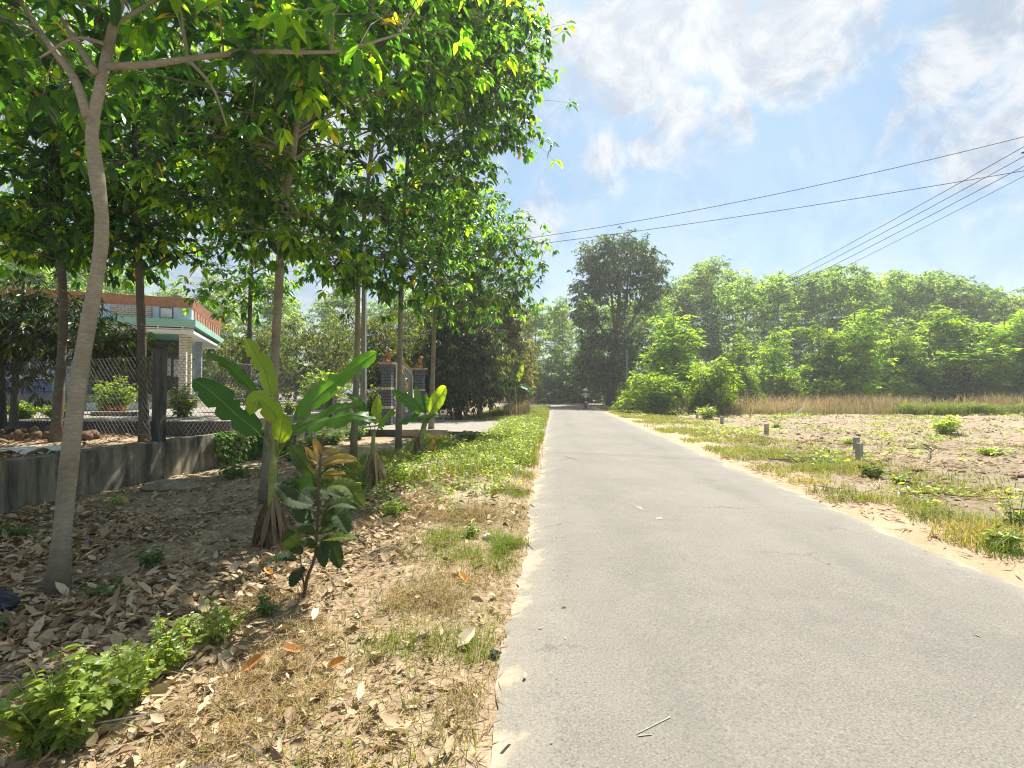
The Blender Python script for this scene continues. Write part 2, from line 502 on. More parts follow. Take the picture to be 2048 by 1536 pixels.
class MB:
    def __init__(s):
        s.v, s.f, s.n = [], [], 0
        s.along = []

    def add(s, v, f, mat=0, rnd=0.0, along=None):
        v = np.asarray(v, dtype=np.float64).reshape(-1, 3)
        f = np.asarray(f, dtype=np.int64)
        if f.ndim == 1:
            f = f.reshape(1, -1)
        s.v.append(v)
        r = np.broadcast_to(np.asarray(rnd, dtype=np.float64), (len(f),))
        s.f.append((f + s.n, mat, r))
        s.along.append(np.zeros(len(v)) if along is None else np.asarray(along, float))
        s.n += len(v)

    def box(s, c, size, rot=None, mat=0, rnd=0.0):
        x, y, z = (np.array(size) / 2)
        v = np.array([(-x, -y, -z), (x, -y, -z), (x, y, -z), (-x, y, -z), (-x, -y, z), (x, -y, z), (x, y, z), (-x, y, z)])
        if rot is not None:
            v = v @ np.array(rot).T
        s.add(v + np.array(c), [(0, 3, 2, 1), (4, 5, 6, 7), (0, 1, 5, 4), (1, 2, 6, 5), (2, 3, 7, 6), (3, 0, 4, 7)], mat, rnd)

    def box2(s, a, b, mat=0, rnd=0.0):
        a, b = np.array(a, float), np.array(b, float)
        s.box((a + b) / 2, np.abs(b - a), None, mat, rnd)

    def tube(s, pts, rad, n=8, mat=0, rnd=0.0, cap=True):
        P = np.asarray(pts, float)
        k = len(P)
        rad = np.broadcast_to(np.asarray(rad, float), (k,))
        T = np.gradient(P, axis=0)
        T /= np.linalg.norm(T, axis=1, keepdims=True) + 1e-12
        ref = np.array([1.0, 0, 0]) if abs(T[0][2]) > .8 else np.array([0, 0, 1.0])
        U = np.cross(T, ref)
        U /= np.linalg.norm(U, axis=1, keepdims=True) + 1e-9
        V = np.cross(T, U)
        a = np.linspace(0, 2 * np.pi, n, endpoint=False)
        v = P[:, None, :] + rad[:, None, None] * (np.cos(a)[None, :, None] * U[:, None, :] + np.sin(a)[None, :, None] * V[:, None, :])
        v = v.reshape(-1, 3)
        i = np.arange(k - 1)[:, None] * n
        j = np.arange(n)[None, :]
        j2 = (j + 1) % n
        f = np.stack([i + j, i + j2, i + n + j2, i + n + j], -1).reshape(-1, 4)
        s.add(v, f, mat, rnd)
        if cap and n > 3:
            s.f.append((np.array([list(range(n))[::-1]]) + s.n - k * n, mat, np.zeros(1)))
            s.f.append((np.array([list(range(n))]) + s.n - n, mat, np.zeros(1)))

    def ellipsoid(s, c, r, nu=12, nv=8, mat=0, jitter=0.0, rnd=0.0):
        th = np.linspace(0, np.pi, nv + 1)
        ph = np.linspace(0, 2 * np.pi, nu, endpoint=False)
        d = np.stack([np.sin(th)[:, None] * np.cos(ph), np.sin(th)[:, None] * np.sin(ph), np.cos(th)[:, None] * np.ones(nu)], -1)
        q = d * np.array(r)
        if jitter:
            q = q * (1 + jitter * (rng.random(q.shape[:2])[..., None] - .5))
            q[0] = q[0].mean(0)
            q[-1] = q[-1].mean(0)
        v = (q + np.array(c)).reshape(-1, 3)
        i = np.arange(nv)[:, None] * nu
        j = np.arange(nu)[None, :]
        j2 = (j + 1) % nu
        f = np.stack([i + j, i + nu + j, i + nu + j2, i + j2], -1).reshape(-1, 4)
        s.add(v, f, mat, rnd)

    def mesh(s, name, mats, smooth=False, off=(0, 0, 0), along=False):
        me = bpy.data.meshes.new(name)
        if not s.v:
            return me
        V = np.concatenate(s.v) - np.array(off)
        me.vertices.add(len(V))
        me.vertices.foreach_set('co', V.astype(np.float32).ravel())
        tot = np.concatenate([np.full(len(f), f.shape[1]) for f, _, _ in s.f])
        loops = np.concatenate([f.ravel() for f, _, _ in s.f])
        me.loops.add(len(loops))
        me.loops.foreach_set('vertex_index', loops.astype(np.int32))
        me.polygons.add(len(tot))
        st = np.concatenate([[0], np.cumsum(tot)[:-1]])
        me.polygons.foreach_set('loop_start', st.astype(np.int32))
        me.polygons.foreach_set('loop_total', tot.astype(np.int32))
        mi = np.concatenate([np.full(len(f), m) for f, m, _ in s.f])
        me.polygons.foreach_set('material_index', mi.astype(np.int32))
        me.polygons.foreach_set('use_smooth', np.full(len(tot), smooth))
        at = me.attributes.new('rnd', 'FLOAT', 'FACE')
        at.data.foreach_set('value', np.concatenate([r for _, _, r in s.f]).astype(np.float32))
        if along:
            al = me.attributes.new('along', 'FLOAT', 'POINT')
            al.data.foreach_set('value', np.concatenate(s.along).astype(np.float32))
        for m in (mats if isinstance(mats, (list, tuple)) else [mats]):
            me.materials.append(M[m])
        me.update(calc_edges=True)
        return me

    def build(s, name, mats, parent=None, smooth=False, local=False, along=False):
        off = (0, 0, 0)
        if parent is not None and not local:
            off = root_loc(parent)
        o = bpy.data.objects.new(name, s.mesh(name, mats, smooth, off, along))
        COL.objects.link(o)
        o.parent = parent
        return o


def root_loc(o):
    l = np.zeros(3)
    while o is not None:
        l += np.array(o.location)
        o = o.parent
    return l


def tag(o, label=None, cat=None, group=None, kind=None):
    if label:
        n = len(label.split())
        assert 4 <= n <= 16, (n, label)
        o['label'] = label
    if cat:
        o['category'] = cat
    if group:
        o['group'] = group
    if kind:
        o['kind'] = kind
    return o


def thing(name, label, cat, loc=(0, 0, 0), rotz=0.0, group=None):
    o = bpy.data.objects.new(name, None)
    COL.objects.link(o)
    o.location = loc
    o.rotation_euler = (0, 0, rotz)
    o.empty_display_size = .2
    return tag(o, label, cat, group)


def copy_tree(o, parent=None):
    c = o.copy()
    COL.objects.link(c)
    c.parent = parent
    for ch in list(o.children):
        copy_tree(ch, c)
    return c


# ------------------------------------------------------------------ places


def P(px, py, Y):
    """point at distance Y that the photograph shows at (px, py)"""
    return np.array([(px - 1024) / 1000 * Y, Y, CAMH + (782 - py) / 1000 * Y])


def sm(a, b, x):
    t = np.clip((np.asarray(x, float) - a) / (b - a), 0, 1)
    return t * t * (3 - 2 * t)


_lat = np.random.default_rng(3).random((256, 256))


def vnoise(x, y, sc, seed=0):
    x = np.asarray(x, float) * sc + seed * 17.3
    y = np.asarray(y, float) * sc + seed * 9.1
    xi, yi = np.floor(x).astype(int), np.floor(y).astype(int)
    fx, fy = x - xi, y - yi
    fx, fy = fx * fx * (3 - 2 * fx), fy * fy * (3 - 2 * fy)
    g = lambda a, b: _lat[a % 256, b % 256]
    return (g(xi, yi) * (1 - fx) + g(xi + 1, yi) * fx) * (1 - fy) + (g(xi, yi + 1) * (1 - fx) + g(xi + 1, yi + 1) * fx) * fy - .5


SL = 0.0835                     # the road runs a little to the right of the view
SLEFT, SRIGHT = -0.30, 3.76     # road edges, measured across at Y = 0
WALL = -7.73                    # front face of the low boundary wall


def gz(x, y):
    x, y = np.asarray(x, float), np.asarray(y, float)
    s = x - SL * y
    far = sm(55, 30, y)
    d = SLEFT - s
    e = s - SRIGHT
    z = -.045 + 0 * s
    zl = .045 * sm(.0, .6, d) - .20 * sm(1.3, 3.0, d) * sm(40, 16, y)
    zl = zl + (.05 * vnoise(x, y, .9, 1) + .035 * vnoise(x, y, 2.7, 2) + .018 * vnoise(x, y, 7, 3)) * sm(.1, .6, d) * (.3 + .7 * far)
    raised = sm(21.5, 19.5, y) * sm(7.50, 7.58, d)
    zl = zl + raised * (.70 + .012 * np.clip(d - 7.5, 0, 8) - .2 * sm(10.8, 12.6, y))
    zr = .035 * sm(0, .5, e) + (.03 * vnoise(x, y, 1.1, 4) + .012 * vnoise(x, y, 6, 5)) * sm(.15, .6, e)
    fld = sm(1.6, 3.0, e)
    zr = zr + fld * far * (.11 * vnoise(x, y, .7, 6) + .11 * vnoise(x, y, 2.1, 7) + .08 * vnoise(x, y, 5.2, 8)) - .05 * fld
    return z + np.where(d > 0, zl, 0) + np.where(e > 0, zr, 0)


def gp(px, py):
    """ground point the photograph shows at (px, py)"""
    z = 0.0
    for _ in range(8):
        Y = 1000 * (CAMH - z) / (py - 782)
        X = (px - 1024) / 1000 * Y
        z = float(gz(X, Y))
    return np.array([X, Y, z])


def at(px, Y):
    X = (px - 1024) / 1000 * Y
    return np.array([X, Y, float(gz(X, Y))])


def grid_sheet(name, slist, ylist, mat):
    S, Yg = np.meshgrid(slist, ylist, indexing='ij')
    X = S + SL * Yg
    Z = gz(X, Yg)
    v = np.stack([X, Yg, Z], -1).reshape(-1, 3)
    n = len(ylist)
    i = np.arange(len(slist) - 1)[:, None] * n
    j = np.arange(n - 1)[None, :]
    f = np.stack([i + j, i + n + j, i + n + j + 1, i + j + 1], -1).reshape(-1, 4)
    b = MB()
    b.add(v, f)
    o = b.build(name, mat, smooth=True)
    return tag(o, kind='structure')


YL = np.concatenate([np.arange(-14, 0, .5), np.arange(0, 12, .09), np.arange(12, 36, .22), np.arange(36, 70, 1.0), np.arange(70, 265, 8)])
SLf = np.concatenate([np.arange(-150, -30, 8), np.arange(-30, -9, 1.0), np.arange(-9, SLEFT - .01, .1), [SLEFT, .6, 1.7, 2.8, SRIGHT]])
grid_sheet('ground', SLf, YL, 'dirt')
grid_sheet('sand_shoulder', np.arange(SRIGHT, SRIGHT + 1.0001, .1), YL, 'sand')
grid_sheet('field', np.concatenate([np.arange(SRIGHT + 1.0, 17, .11), np.arange(17, 40, .5), np.arange(40, 185, 8)]), YL, 'field')


def road():
    c, th = [], math.atan(SL)
    p = np.array([1.73 - SL * 12, -12.0])
    L = 0.0
    step = .06
    while L < 100:
        c.append((p[0], p[1], th))
        p = p + step * np.array([math.sin(th), math.cos(th)])
        L += step
        if p[1] > 41 or L > 54:
            th -= step / 21.0
            th = max(th, -R(95))
        step = .06 if L < 26 else .2 if L < 40 else .5
    b = MB()
    n = 15
    V, al = [], []
    k = math.cos(math.atan(SL))
    for i, (x, y, t) in enumerate(c):
        nx, ny = math.cos(t), -math.sin(t)
        wl = 2.03 * k + .10 * vnoise(0, y, 1.3, 1) + .07 * vnoise(0, y, 4.3, 2) + .05 * vnoise(3, y, 11, 2)
        wr = 2.03 * k + .10 * vnoise(9, y, 1.1, 3) + .07 * vnoise(9, y, 4.3, 4) + .05 * vnoise(5, y, 11, 4)
        for j in range(n):
            q = j / (n - 1) * 2 - 1
            w = wl if q < 0 else wr
            z = .022 - .02 * q * q - (.035 if abs(q) == 1 else 0)
            V.append((x + nx * q * w, y + ny * q * w, z))
            al.append(abs(q))
    i = np.arange(len(c) - 1)[:, None] * n
    j = np.arange(n - 1)[None, :]
    f = np.stack([i + j, i + j + 1, i + n + j + 1, i + n + j], -1).reshape(-1, 4)
    b.add(V, f)
    o = b.build('road', 'road', smooth=True)
    a = o.data.attributes.new('across', 'FLOAT', 'POINT')
    a.data.foreach_set('value', np.array(al, np.float32))
    tag(o, kind='structure')


road()

# ------------------------------------------------------------------ leaves, blades, tubes


def nrm(v):
    return v / (np.linalg.norm(v, axis=-1, keepdims=True) + 1e-9)


def leaves(b, base, d, L, Wd, up=None, droop=.25, fold=.25, near=True, mat=0, rnd=None, g=rng):
    """many leaf blades at once; base and d are (N,3)"""
    base = np.asarray(base, float)
    N = len(base)
    if N == 0:
        return
    d = nrm(np.asarray(d, float))
    L = np.broadcast_to(np.asarray(L, float), (N,))[:, None]
    Wd = np.broadcast_to(np.asarray(Wd, float), (N,))[:, None]
    if up is None:
        up = np.array([0, 0, 1.0]) + g.normal(0, .35, (N, 3))
    side = nrm(np.cross(d, up))
    nn = np.cross(side, d)
    dz = np.array([0, 0, -1.0]) * np.broadcast_to(np.asarray(droop, float), (N,))[:, None] * L
    r = g.random(N) if rnd is None else np.broadcast_to(rnd, (N,))
    pos = lambda t: base + d * L * t + dz * t * t
    if near:
        m1, m2, tip = pos(.33), pos(.70), pos(1.0)
        h = np.broadcast_to(np.asarray(fold, float), (N,))[:, None] * Wd
        l1, r1 = m1 + side * Wd * .47 + nn * h * .47, m1 - side * Wd * .47 + nn * h * .47
        l2, r2 = m2 + side * Wd * .40 + nn * h * .4, m2 - side * Wd * .40 + nn * h * .4
        v = np.stack([base, l1, m1, r1, l2, m2, r2, tip], 1).reshape(-1, 3)
        o = np.arange(N)[:, None] * 8
        tri = (o[:, None, :] + np.array([(0, 2, 1), (0, 3, 2), (4, 5, 7), (5, 6, 7)])[None]).reshape(-1, 3)
        qd = (o[:, None, :] + np.array([(1, 2, 5, 4), (2, 3, 6, 5)])[None]).reshape(-1, 4)
        n0 = b.n
        b.add(v, tri, mat, np.repeat(r, 4))
        b.f.append((qd + n0, mat, np.repeat(r, 2)))
    else:
        m = pos(.45)
        fold = np.broadcast_to(np.asarray(fold, float), (N,))[:, None]
        v = np.stack([base, m + side * Wd * .5 + nn * fold * Wd * .5, pos(1.0), m - side * Wd * .5 + nn * fold * Wd * .5], 1).reshape(-1, 3)
        b.add(v, np.arange(N * 4).reshape(-1, 4), mat, r)


def blades(b, base, h, w, lean=.35, mat=0, rnd=None, g=rng, bend=.5):
    base = np.asarray(base, float)
    N = len(base)
    if N == 0:
        return
    a = g.random(N) * 2 * np.pi
    out = np.stack([np.cos(a), np.sin(a), 0 * a], 1)
    a2 = a + np.pi / 2 + g.normal(0, .6, N)
    side = np.stack([np.cos(a2), np.sin(a2), 0 * a], 1)
    h = np.broadcast_to(np.asarray(h, float), (N,))[:, None] * (1 + 0 * base[:, :1])
    w = np.broadcast_to(np.asarray(w, float), (N,))[:, None]
    ln = (lean * g.random((N, 1)) * 2)
    mid = base + np.array([0, 0, 1.0]) * h * .6 + out * h * ln * .45
    tip = base + np.array([0, 0, 1.0]) * h * (1 - .35 * bend * ln) + out * h * ln * (1 + bend)
    v = np.stack([base - side * w * .5, base + side * w * .5, mid - side * w * .4, mid + side * w * .4, tip], 1).reshape(-1, 3)
    o = np.arange(N)[:, None] * 5
    r = g.random(N) if rnd is None else rnd
    n0 = b.n
    b.add(v, (o[:, None, :] + np.array([(0, 1, 3, 2)])[None]).reshape(-1, 4), mat, r)
    b.f.append(((o[:, None, :] + np.array([(2, 3, 4)])[None]).reshape(-1, 3) + n0, mat, np.broadcast_to(r, (N,))))


def bez(a, m, c, n):
    t = np.linspace(0, 1, n)[:, None]
    return (1 - t) ** 2 * a + 2 * t * (1 - t) * m + t * t * c


def smooth_path(pts, n):
    """Catmull-Rom through the points"""
    p = np.asarray(pts, float)
    q = np.vstack([2 * p[0] - p[1], p, 2 * p[-1] - p[-2]])
    out = []
    segs = len(p) - 1
    for i in range(segs):
        for t in np.linspace(0, 1, max(2, n // segs), endpoint=False):
            a, b_, c, d = q[i:i + 4]
            out.append(.5 * (2 * b_ + (c - a) * t + (2 * a - 5 * b_ + 4 * c - d) * t * t + (3 * b_ - a - 3 * c + d) * t ** 3))
    out.append(p[-1])
    return np.array(out)


def make_tree(name, label, cat, trunk, r0, r1, ells, nclus, tips, per_tip, L, Wd, mats=('bark_mid', 'leaf_near'), group=None, nprim=9, limbs=(),
              zmin=None, seed=1, near=True, spread=.42, zflat=.7, droop=.45, down=.35, sides=9, keep=None, twigs=True, shell=.4, flare=1.35, horizontal=False):
    g = np.random.default_rng(seed)
    trunk = smooth_path(trunk, 18)
    root = thing(name, label, cat, tuple(trunk[0]), 0, group)
    tb = MB()
    t = np.linspace(0, 1, len(trunk))
    rad = r0 + (r1 - r0) * t
    rad = rad * (1 + (flare - 1) * np.exp(-t * 22)) * (1 + .05 * g.normal(size=len(t)))
    tp = trunk.copy()
    tp[0, 2] -= .08
    tb.tube(tp, rad, sides)
    tb.build('trunk', mats[0], root, True)
    nodes = [trunk[len(trunk) // 2:]]
    nrad = [rad[len(trunk) // 2:]]
    for pts, a, c in limbs:
        lp = smooth_path(pts, 14)
        lb = MB()
        lr = np.linspace(a, c, len(lp))
        lb.tube(lp, lr, 7)
        lb.build('branch', mats[0], root, True)
        nodes.append(lp[3:])
        nrad.append(lr[3:])
    zlo = zmin if zmin is not None else trunk[0, 2] + .35 * (trunk[-1, 2] - trunk[0, 2])
    wts = np.array([e[2] if len(e) > 2 else e[1][0] * e[1][1] * e[1][2] for e in ells], float)
    wts /= wts.sum()

    def sample(n, lo, hi, pw):
        idx = g.choice(len(ells), n, p=wts)
        C = np.array([ells[i][0] for i in idx])
        Rr = np.array([ells[i][1] for i in idx])
        u = nrm(g.normal(size=(n, 3)))
        return C + u * Rr * (lo + (hi - lo) * g.random((n, 1)) ** pw)
    bb = MB()
    for a in sample(nprim, .35, .85, .6):
        ax = trunk[-1]
        hz = np.linalg.norm(a[:2] - np.interp(a[2], trunk[:, 2], trunk[:, 0]) * 0 - ax[:2])
        zs = np.clip(a[2] - .65 * hz, zlo, trunk[-1, 2] - .05)
        s0 = np.array([np.interp(zs, trunk[:, 2], trunk[:, 0]), np.interp(zs, trunk[:, 2], trunk[:, 1]), zs])
        rr = min(np.interp(zs, trunk[:, 2], rad) * .5, .012 + .012 * np.linalg.norm(a - s0))
        lg = np.linalg.norm(a - s0)
        pl = bez(s0, s0 + (a - s0) * .5 + np.array([g.normal(0, .06), g.normal(0, .06), .12]) * lg, a, 7)
        pr = np.linspace(rr, rr * .25, 7)
        bb.tube(pl, pr, 5, 0, 0, False)
        nodes.append(pl[2:])
        nrad.append(pr[2:])
    allp, allr = np.concatenate(nodes), np.concatenate(nrad)
    cl = sample(nclus, .1, 1.0, shell)
    if keep is not None:
        cl = cl[keep(cl)]
    # near crowns thinned above the view to let more sunlight through
    if near:
        yy = 782 - (cl[:, 2] - CAMH) / cl[:, 1] * 1000
        cl = cl[(yy > -200) | (g.random(len(cl)) < .45)]
    cb = MB()
    TP, TD = [], []
    for c in cl:
        dist = np.linalg.norm(allp - c, axis=1) + 1.2 * np.maximum(0, allp[:, 2] - c[2])
        k = int(np.argmin(dist))
        s0 = allp[k]
        lg = np.linalg.norm(c - s0)
        if twigs:
            pl = bez(s0, s0 + (c - s0) * .5 + np.array([0, 0, .12]) * lg, c, 4)
            rr = min(allr[k] * .7, .006 + .012 * lg)
            bb.tube(pl, np.linspace(rr, rr * .4, 4), 4, 0, 0, False)
        q = c + g.normal(size=(tips, 3)) * spread * np.array([1, 1, zflat])
        TP.append(q)
        TD.append(nrm(q - c + .6 * (c - s0) / (lg + .01)))
        if twigs:
            for w in q:
                bb.tube(np.array([c, (c + w) / 2 + [0, 0, .05], w]), [.006, .005, .003], 3, 0, 0, False)
    if bb.n:
        bb.build('branch', mats[0] if near else 'twig', root, True)
    TP, TD = np.concatenate(TP), np.concatenate(TD)
    n = len(TP) * per_tip
    pos = np.repeat(TP, per_tip, 0)
    od = np.repeat(TD, per_tip, 0)
    az = g.random(n) * 2 * np.pi
    dd = np.stack([np.cos(az), np.sin(az), -down + g.normal(0, .35, n)], 1) + .55 * od
    if horizontal:
        dd[:, 2] *= .4
    pos = pos + nrm(dd) * (g.random((n, 1)) * L * .35) + g.normal(0, L * .12, (n, 3))
    sz = (.65 + .6 * g.random(n))
    # leaves of one spray resemble each other
    tone = np.repeat(np.clip(.5 + .28 * g.normal(size=len(TP)), 0, .97), per_tip)
    rr = np.where(g.random(n) < .006, 1.0, np.clip(tone + .14 * g.normal(size=n), 0, .965))
    leaves(cb, pos, dd, L * sz, Wd * sz, None, droop, .3, near, 0, rr, g)
    cb.build('crown', mats[1], root)
    return root


def clump(name, label, cat, base, h, rad, nst, per, L, Wd, mat='weed', stem='banana_stem', group=None, seed=1, down=.1, near=True, dome=True, flowers=None):
    """a leafy weed or shrub: stems from one foot, leaves along them"""
    g = np.random.default_rng(seed)
    root = thing(name, label, cat, tuple(base), 0, group)
    sb, lb = MB(), MB()
    base = np.asarray(base, float)
    for i in range(nst):
        a = g.random() * 2 * np.pi
        q = rad * math.sqrt(g.random())
        hh = h * (.45 + .55 * g.random()) * (1 - .35 * (q / rad) ** 2 if dome else 1)
        foot = base + np.array([math.cos(a), math.sin(a), 0]) * q * .35
        foot[2] = float(gz(foot[0], foot[1])) if abs(base[2] - float(gz(base[0], base[1]))) < .3 else base[2]
        tip = base + np.array([math.cos(a) * q, math.sin(a) * q, hh])
        pl = bez(foot - [0, 0, .02], foot + [0, 0, hh * .6], tip, 5)
        sb.tube(pl, np.linspace(.003 + .006 * h, .002, 5), 4, 0, 0, False)
        t = .18 + .82 * g.random(per)
        pp = np.array([[np.interp(x, np.linspace(0, 1, 5), pl[:, k]) for k in range(3)] for x in t])
        az = g.random(per) * 2 * np.pi
        dd = np.stack([np.cos(az), np.sin(az), -down + .35 * g.normal(size=per) + .4 * t], 1)
        sz = .4 + .9 * g.random(per)
        leaves(lb, pp + dd * L * .12, dd, L * sz, Wd * sz, None, .2, .25, near, 0, None, g)
        if flowers and g.random() < flowers:
            leaves(lb, np.repeat(tip[None], 5, 0), np.stack([np.cos(np.arange(5) * 1.256), np.sin(np.arange(5) * 1.256), .3 + 0 * np.arange(5)], 1), L * .25, L * .2, None, 0, .1, False, 1, None, g)
    sb.build('stem', stem, root, True)
    lb.build('leaves', [mat, 'white_flower'] if flowers else mat, root)
    return root



# ------------------------------------------------------------------ low wall, fence, house, gate
def along_wall(Y, off=0.0):
    return np.array([WALL + off + SL * Y, Y])


def boundary_wall():
    b = MB()
    Ys = np.arange(-3, 20.81, .3)
    rows = [(0, -.6), (.0, -.05), (-.012, .15), (-.006, .35), (-.02, .555), (-.17, .57), (-.19, .3), (-.19, -.3)]
    V = []
    for i, Y in enumerate(Ys):
        for k, (o, z) in enumerate(rows):
            x, y = along_wall(Y, o + .012 * vnoise(Y, k, 1.7, 3))
            V.append((x, y, z + (.025 * vnoise(Y, k, 1.1, 5) if z > .5 else 0)))
    n = len(rows)
    i = np.arange(len(Ys) - 1)[:, None] * n
    j = np.arange(n - 1)[None, :]
    b.add(V, np.stack([i + j, i + n + j, i + n + j + 1, i + j + 1], -1).reshape(-1, 4))
    b.add(np.array(V[-n:]), [list(range(n))])
    o = b.build('boundary_wall', 'old_wall')
    tag(o, 'low mould stained concrete wall beside the leaf strewn verge', 'wall')
    fb = MB()
    f = gp(335, 985)
    fb.ellipsoid(f + [-.1, .25, .02], (.55, .28, .15), 12, 7, 0, .3)
    o = fb.build('broken_footing', 'rock')
    tag(o, 'broken lump of old footing at the foot of the stained wall', 'stone')


boundary_wall()
ROADROT = np.array(Matrix.Rotation(-math.atan(SL), 3, 'Z'))


def chain_link(root, p0, p1, z0, z1, cell=.10, w=.0050):
    p0, p1 = np.array(p0, float), np.array(p1, float)
    L = np.linalg.norm(p1 - p0)
    u = (p1 - p0) / L
    H = z1 - z0
    b = MB()
    st = cell * math.sqrt(2)
    for sg in (1, -1):
        for a in np.arange(-H, L + H, st):
            t0, t1 = (a, a + H) if sg > 0 else (a + H, a)
            lo, hi = min(t0, t1), max(t0, t1)
            if hi <= 0 or lo >= L:
                continue
            f0 = 0 if t0 >= 0 and t0 <= L else ((0 - t0) / (t1 - t0) if t0 < 0 else (L - t0) / (t1 - t0))
            f1 = 1 if 0 <= t1 <= L else ((L - t0) / (t1 - t0) if t1 > L else (0 - t0) / (t1 - t0))
            q = [np.array([*(p0 + u * (t0 + (t1 - t0) * f)), z0 + H * f]) for f in (f0, f1)]
            q = np.array([q[0], (q[0] + q[1]) / 2, q[1]])
            q[:, 1] += .002 * sg
            b.tube(q, w / 2 * 1.5, 3, 0, 0, False)
    tag(b.build('mesh', 'wire', root), kind='stuff')
    b = MB()
    for z in (z0 + .05, (z0 + z1) / 2, z1):
        q = np.array([[*p0, z], [*((p0 + p1) / 2), z - .03], [*p1, z]])
        b.tube(q, .004, 4)
    b.build('wire', 'wire', root)


def fence():
    root = thing('chain_link_fence', 'rusty chain link fence on square concrete posts above the low wall', 'fence', (*along_wall(9.94, -.12), .5))
    pl = [along_wall(9.94, -.12), along_wall(14.1, -.12), along_wall(17.6, -.12), along_wall(20.6, -.12)]
    left = [np.array([-12.75, 12.5]), np.array([-19.5, 15.2])]
    first = None
    for i, p in enumerate(pl + left):
        z0 = float(gz(*p)) - .1
        b = MB()
        top = (2.37, 2.2, 2.1, 2.0, 2.35, 2.3)[i]
        b.box((0, 0, (top + .3 - z0) / 2 - .3), (.17, .17, top + .3 - z0), ROADROT)
        o = b.build('post', 'post', root, local=True)
        o.location = (p[0] - root.location[0], p[1] - root.location[1], z0 - root.location[2])
        o.rotation_euler = (R((0, 1.2, -1, .5, 1.5, 0)[i]), R((.6, -1, 1, 0, -1.5, 1)[i]), 0)
    for a, c, z0, z1 in ((pl[0], pl[1], .5, 2.25), (pl[1], pl[2], .5, 2.1), (pl[2], pl[3], .5, 2.0), (left[0], pl[0], .62, 2.25), (left[1], left[0], .7, 2.25)):
        chain_link(root, a, c, z0, z1)


fence()

# courtyard platform
b = MB()
outl = [(-26, 13.2), (-7.55, 13.4), (-7.1, 19.3), (-9.6, 20), (-9.8, 60), (-60, 60), (-60, 13.2)]
top = [(x, y, .74) for x, y in outl]
bot = [(x, y, -.4) for x, y in outl]
n = len(outl)
b.add(top + bot, [list(range(n))], 0)
b.add(top + bot, [(i, i + n, (i + 1) % n + n, (i + 1) % n) for i in range(n)], 1)
o = b.build('courtyard', ['slab', 'slab_edge'])
tag(o, kind='structure')

UNIT = {}


def unit_brick(mat):
    if mat not in UNIT:
        b = MB()
        b.box((0, 0, 0), (1, 1, 1))
        UNIT[mat] = b.mesh('brick', mat)
    return UNIT[mat]


def brick(parent, c, size, mat, rot=(0, 0, 0), name='brick'):
    o = bpy.data.objects.new(name, unit_brick(mat))
    COL.objects.link(o)
    o.parent = parent
    o.location = c
    o.scale = size
    o.rotation_euler = rot
    return o


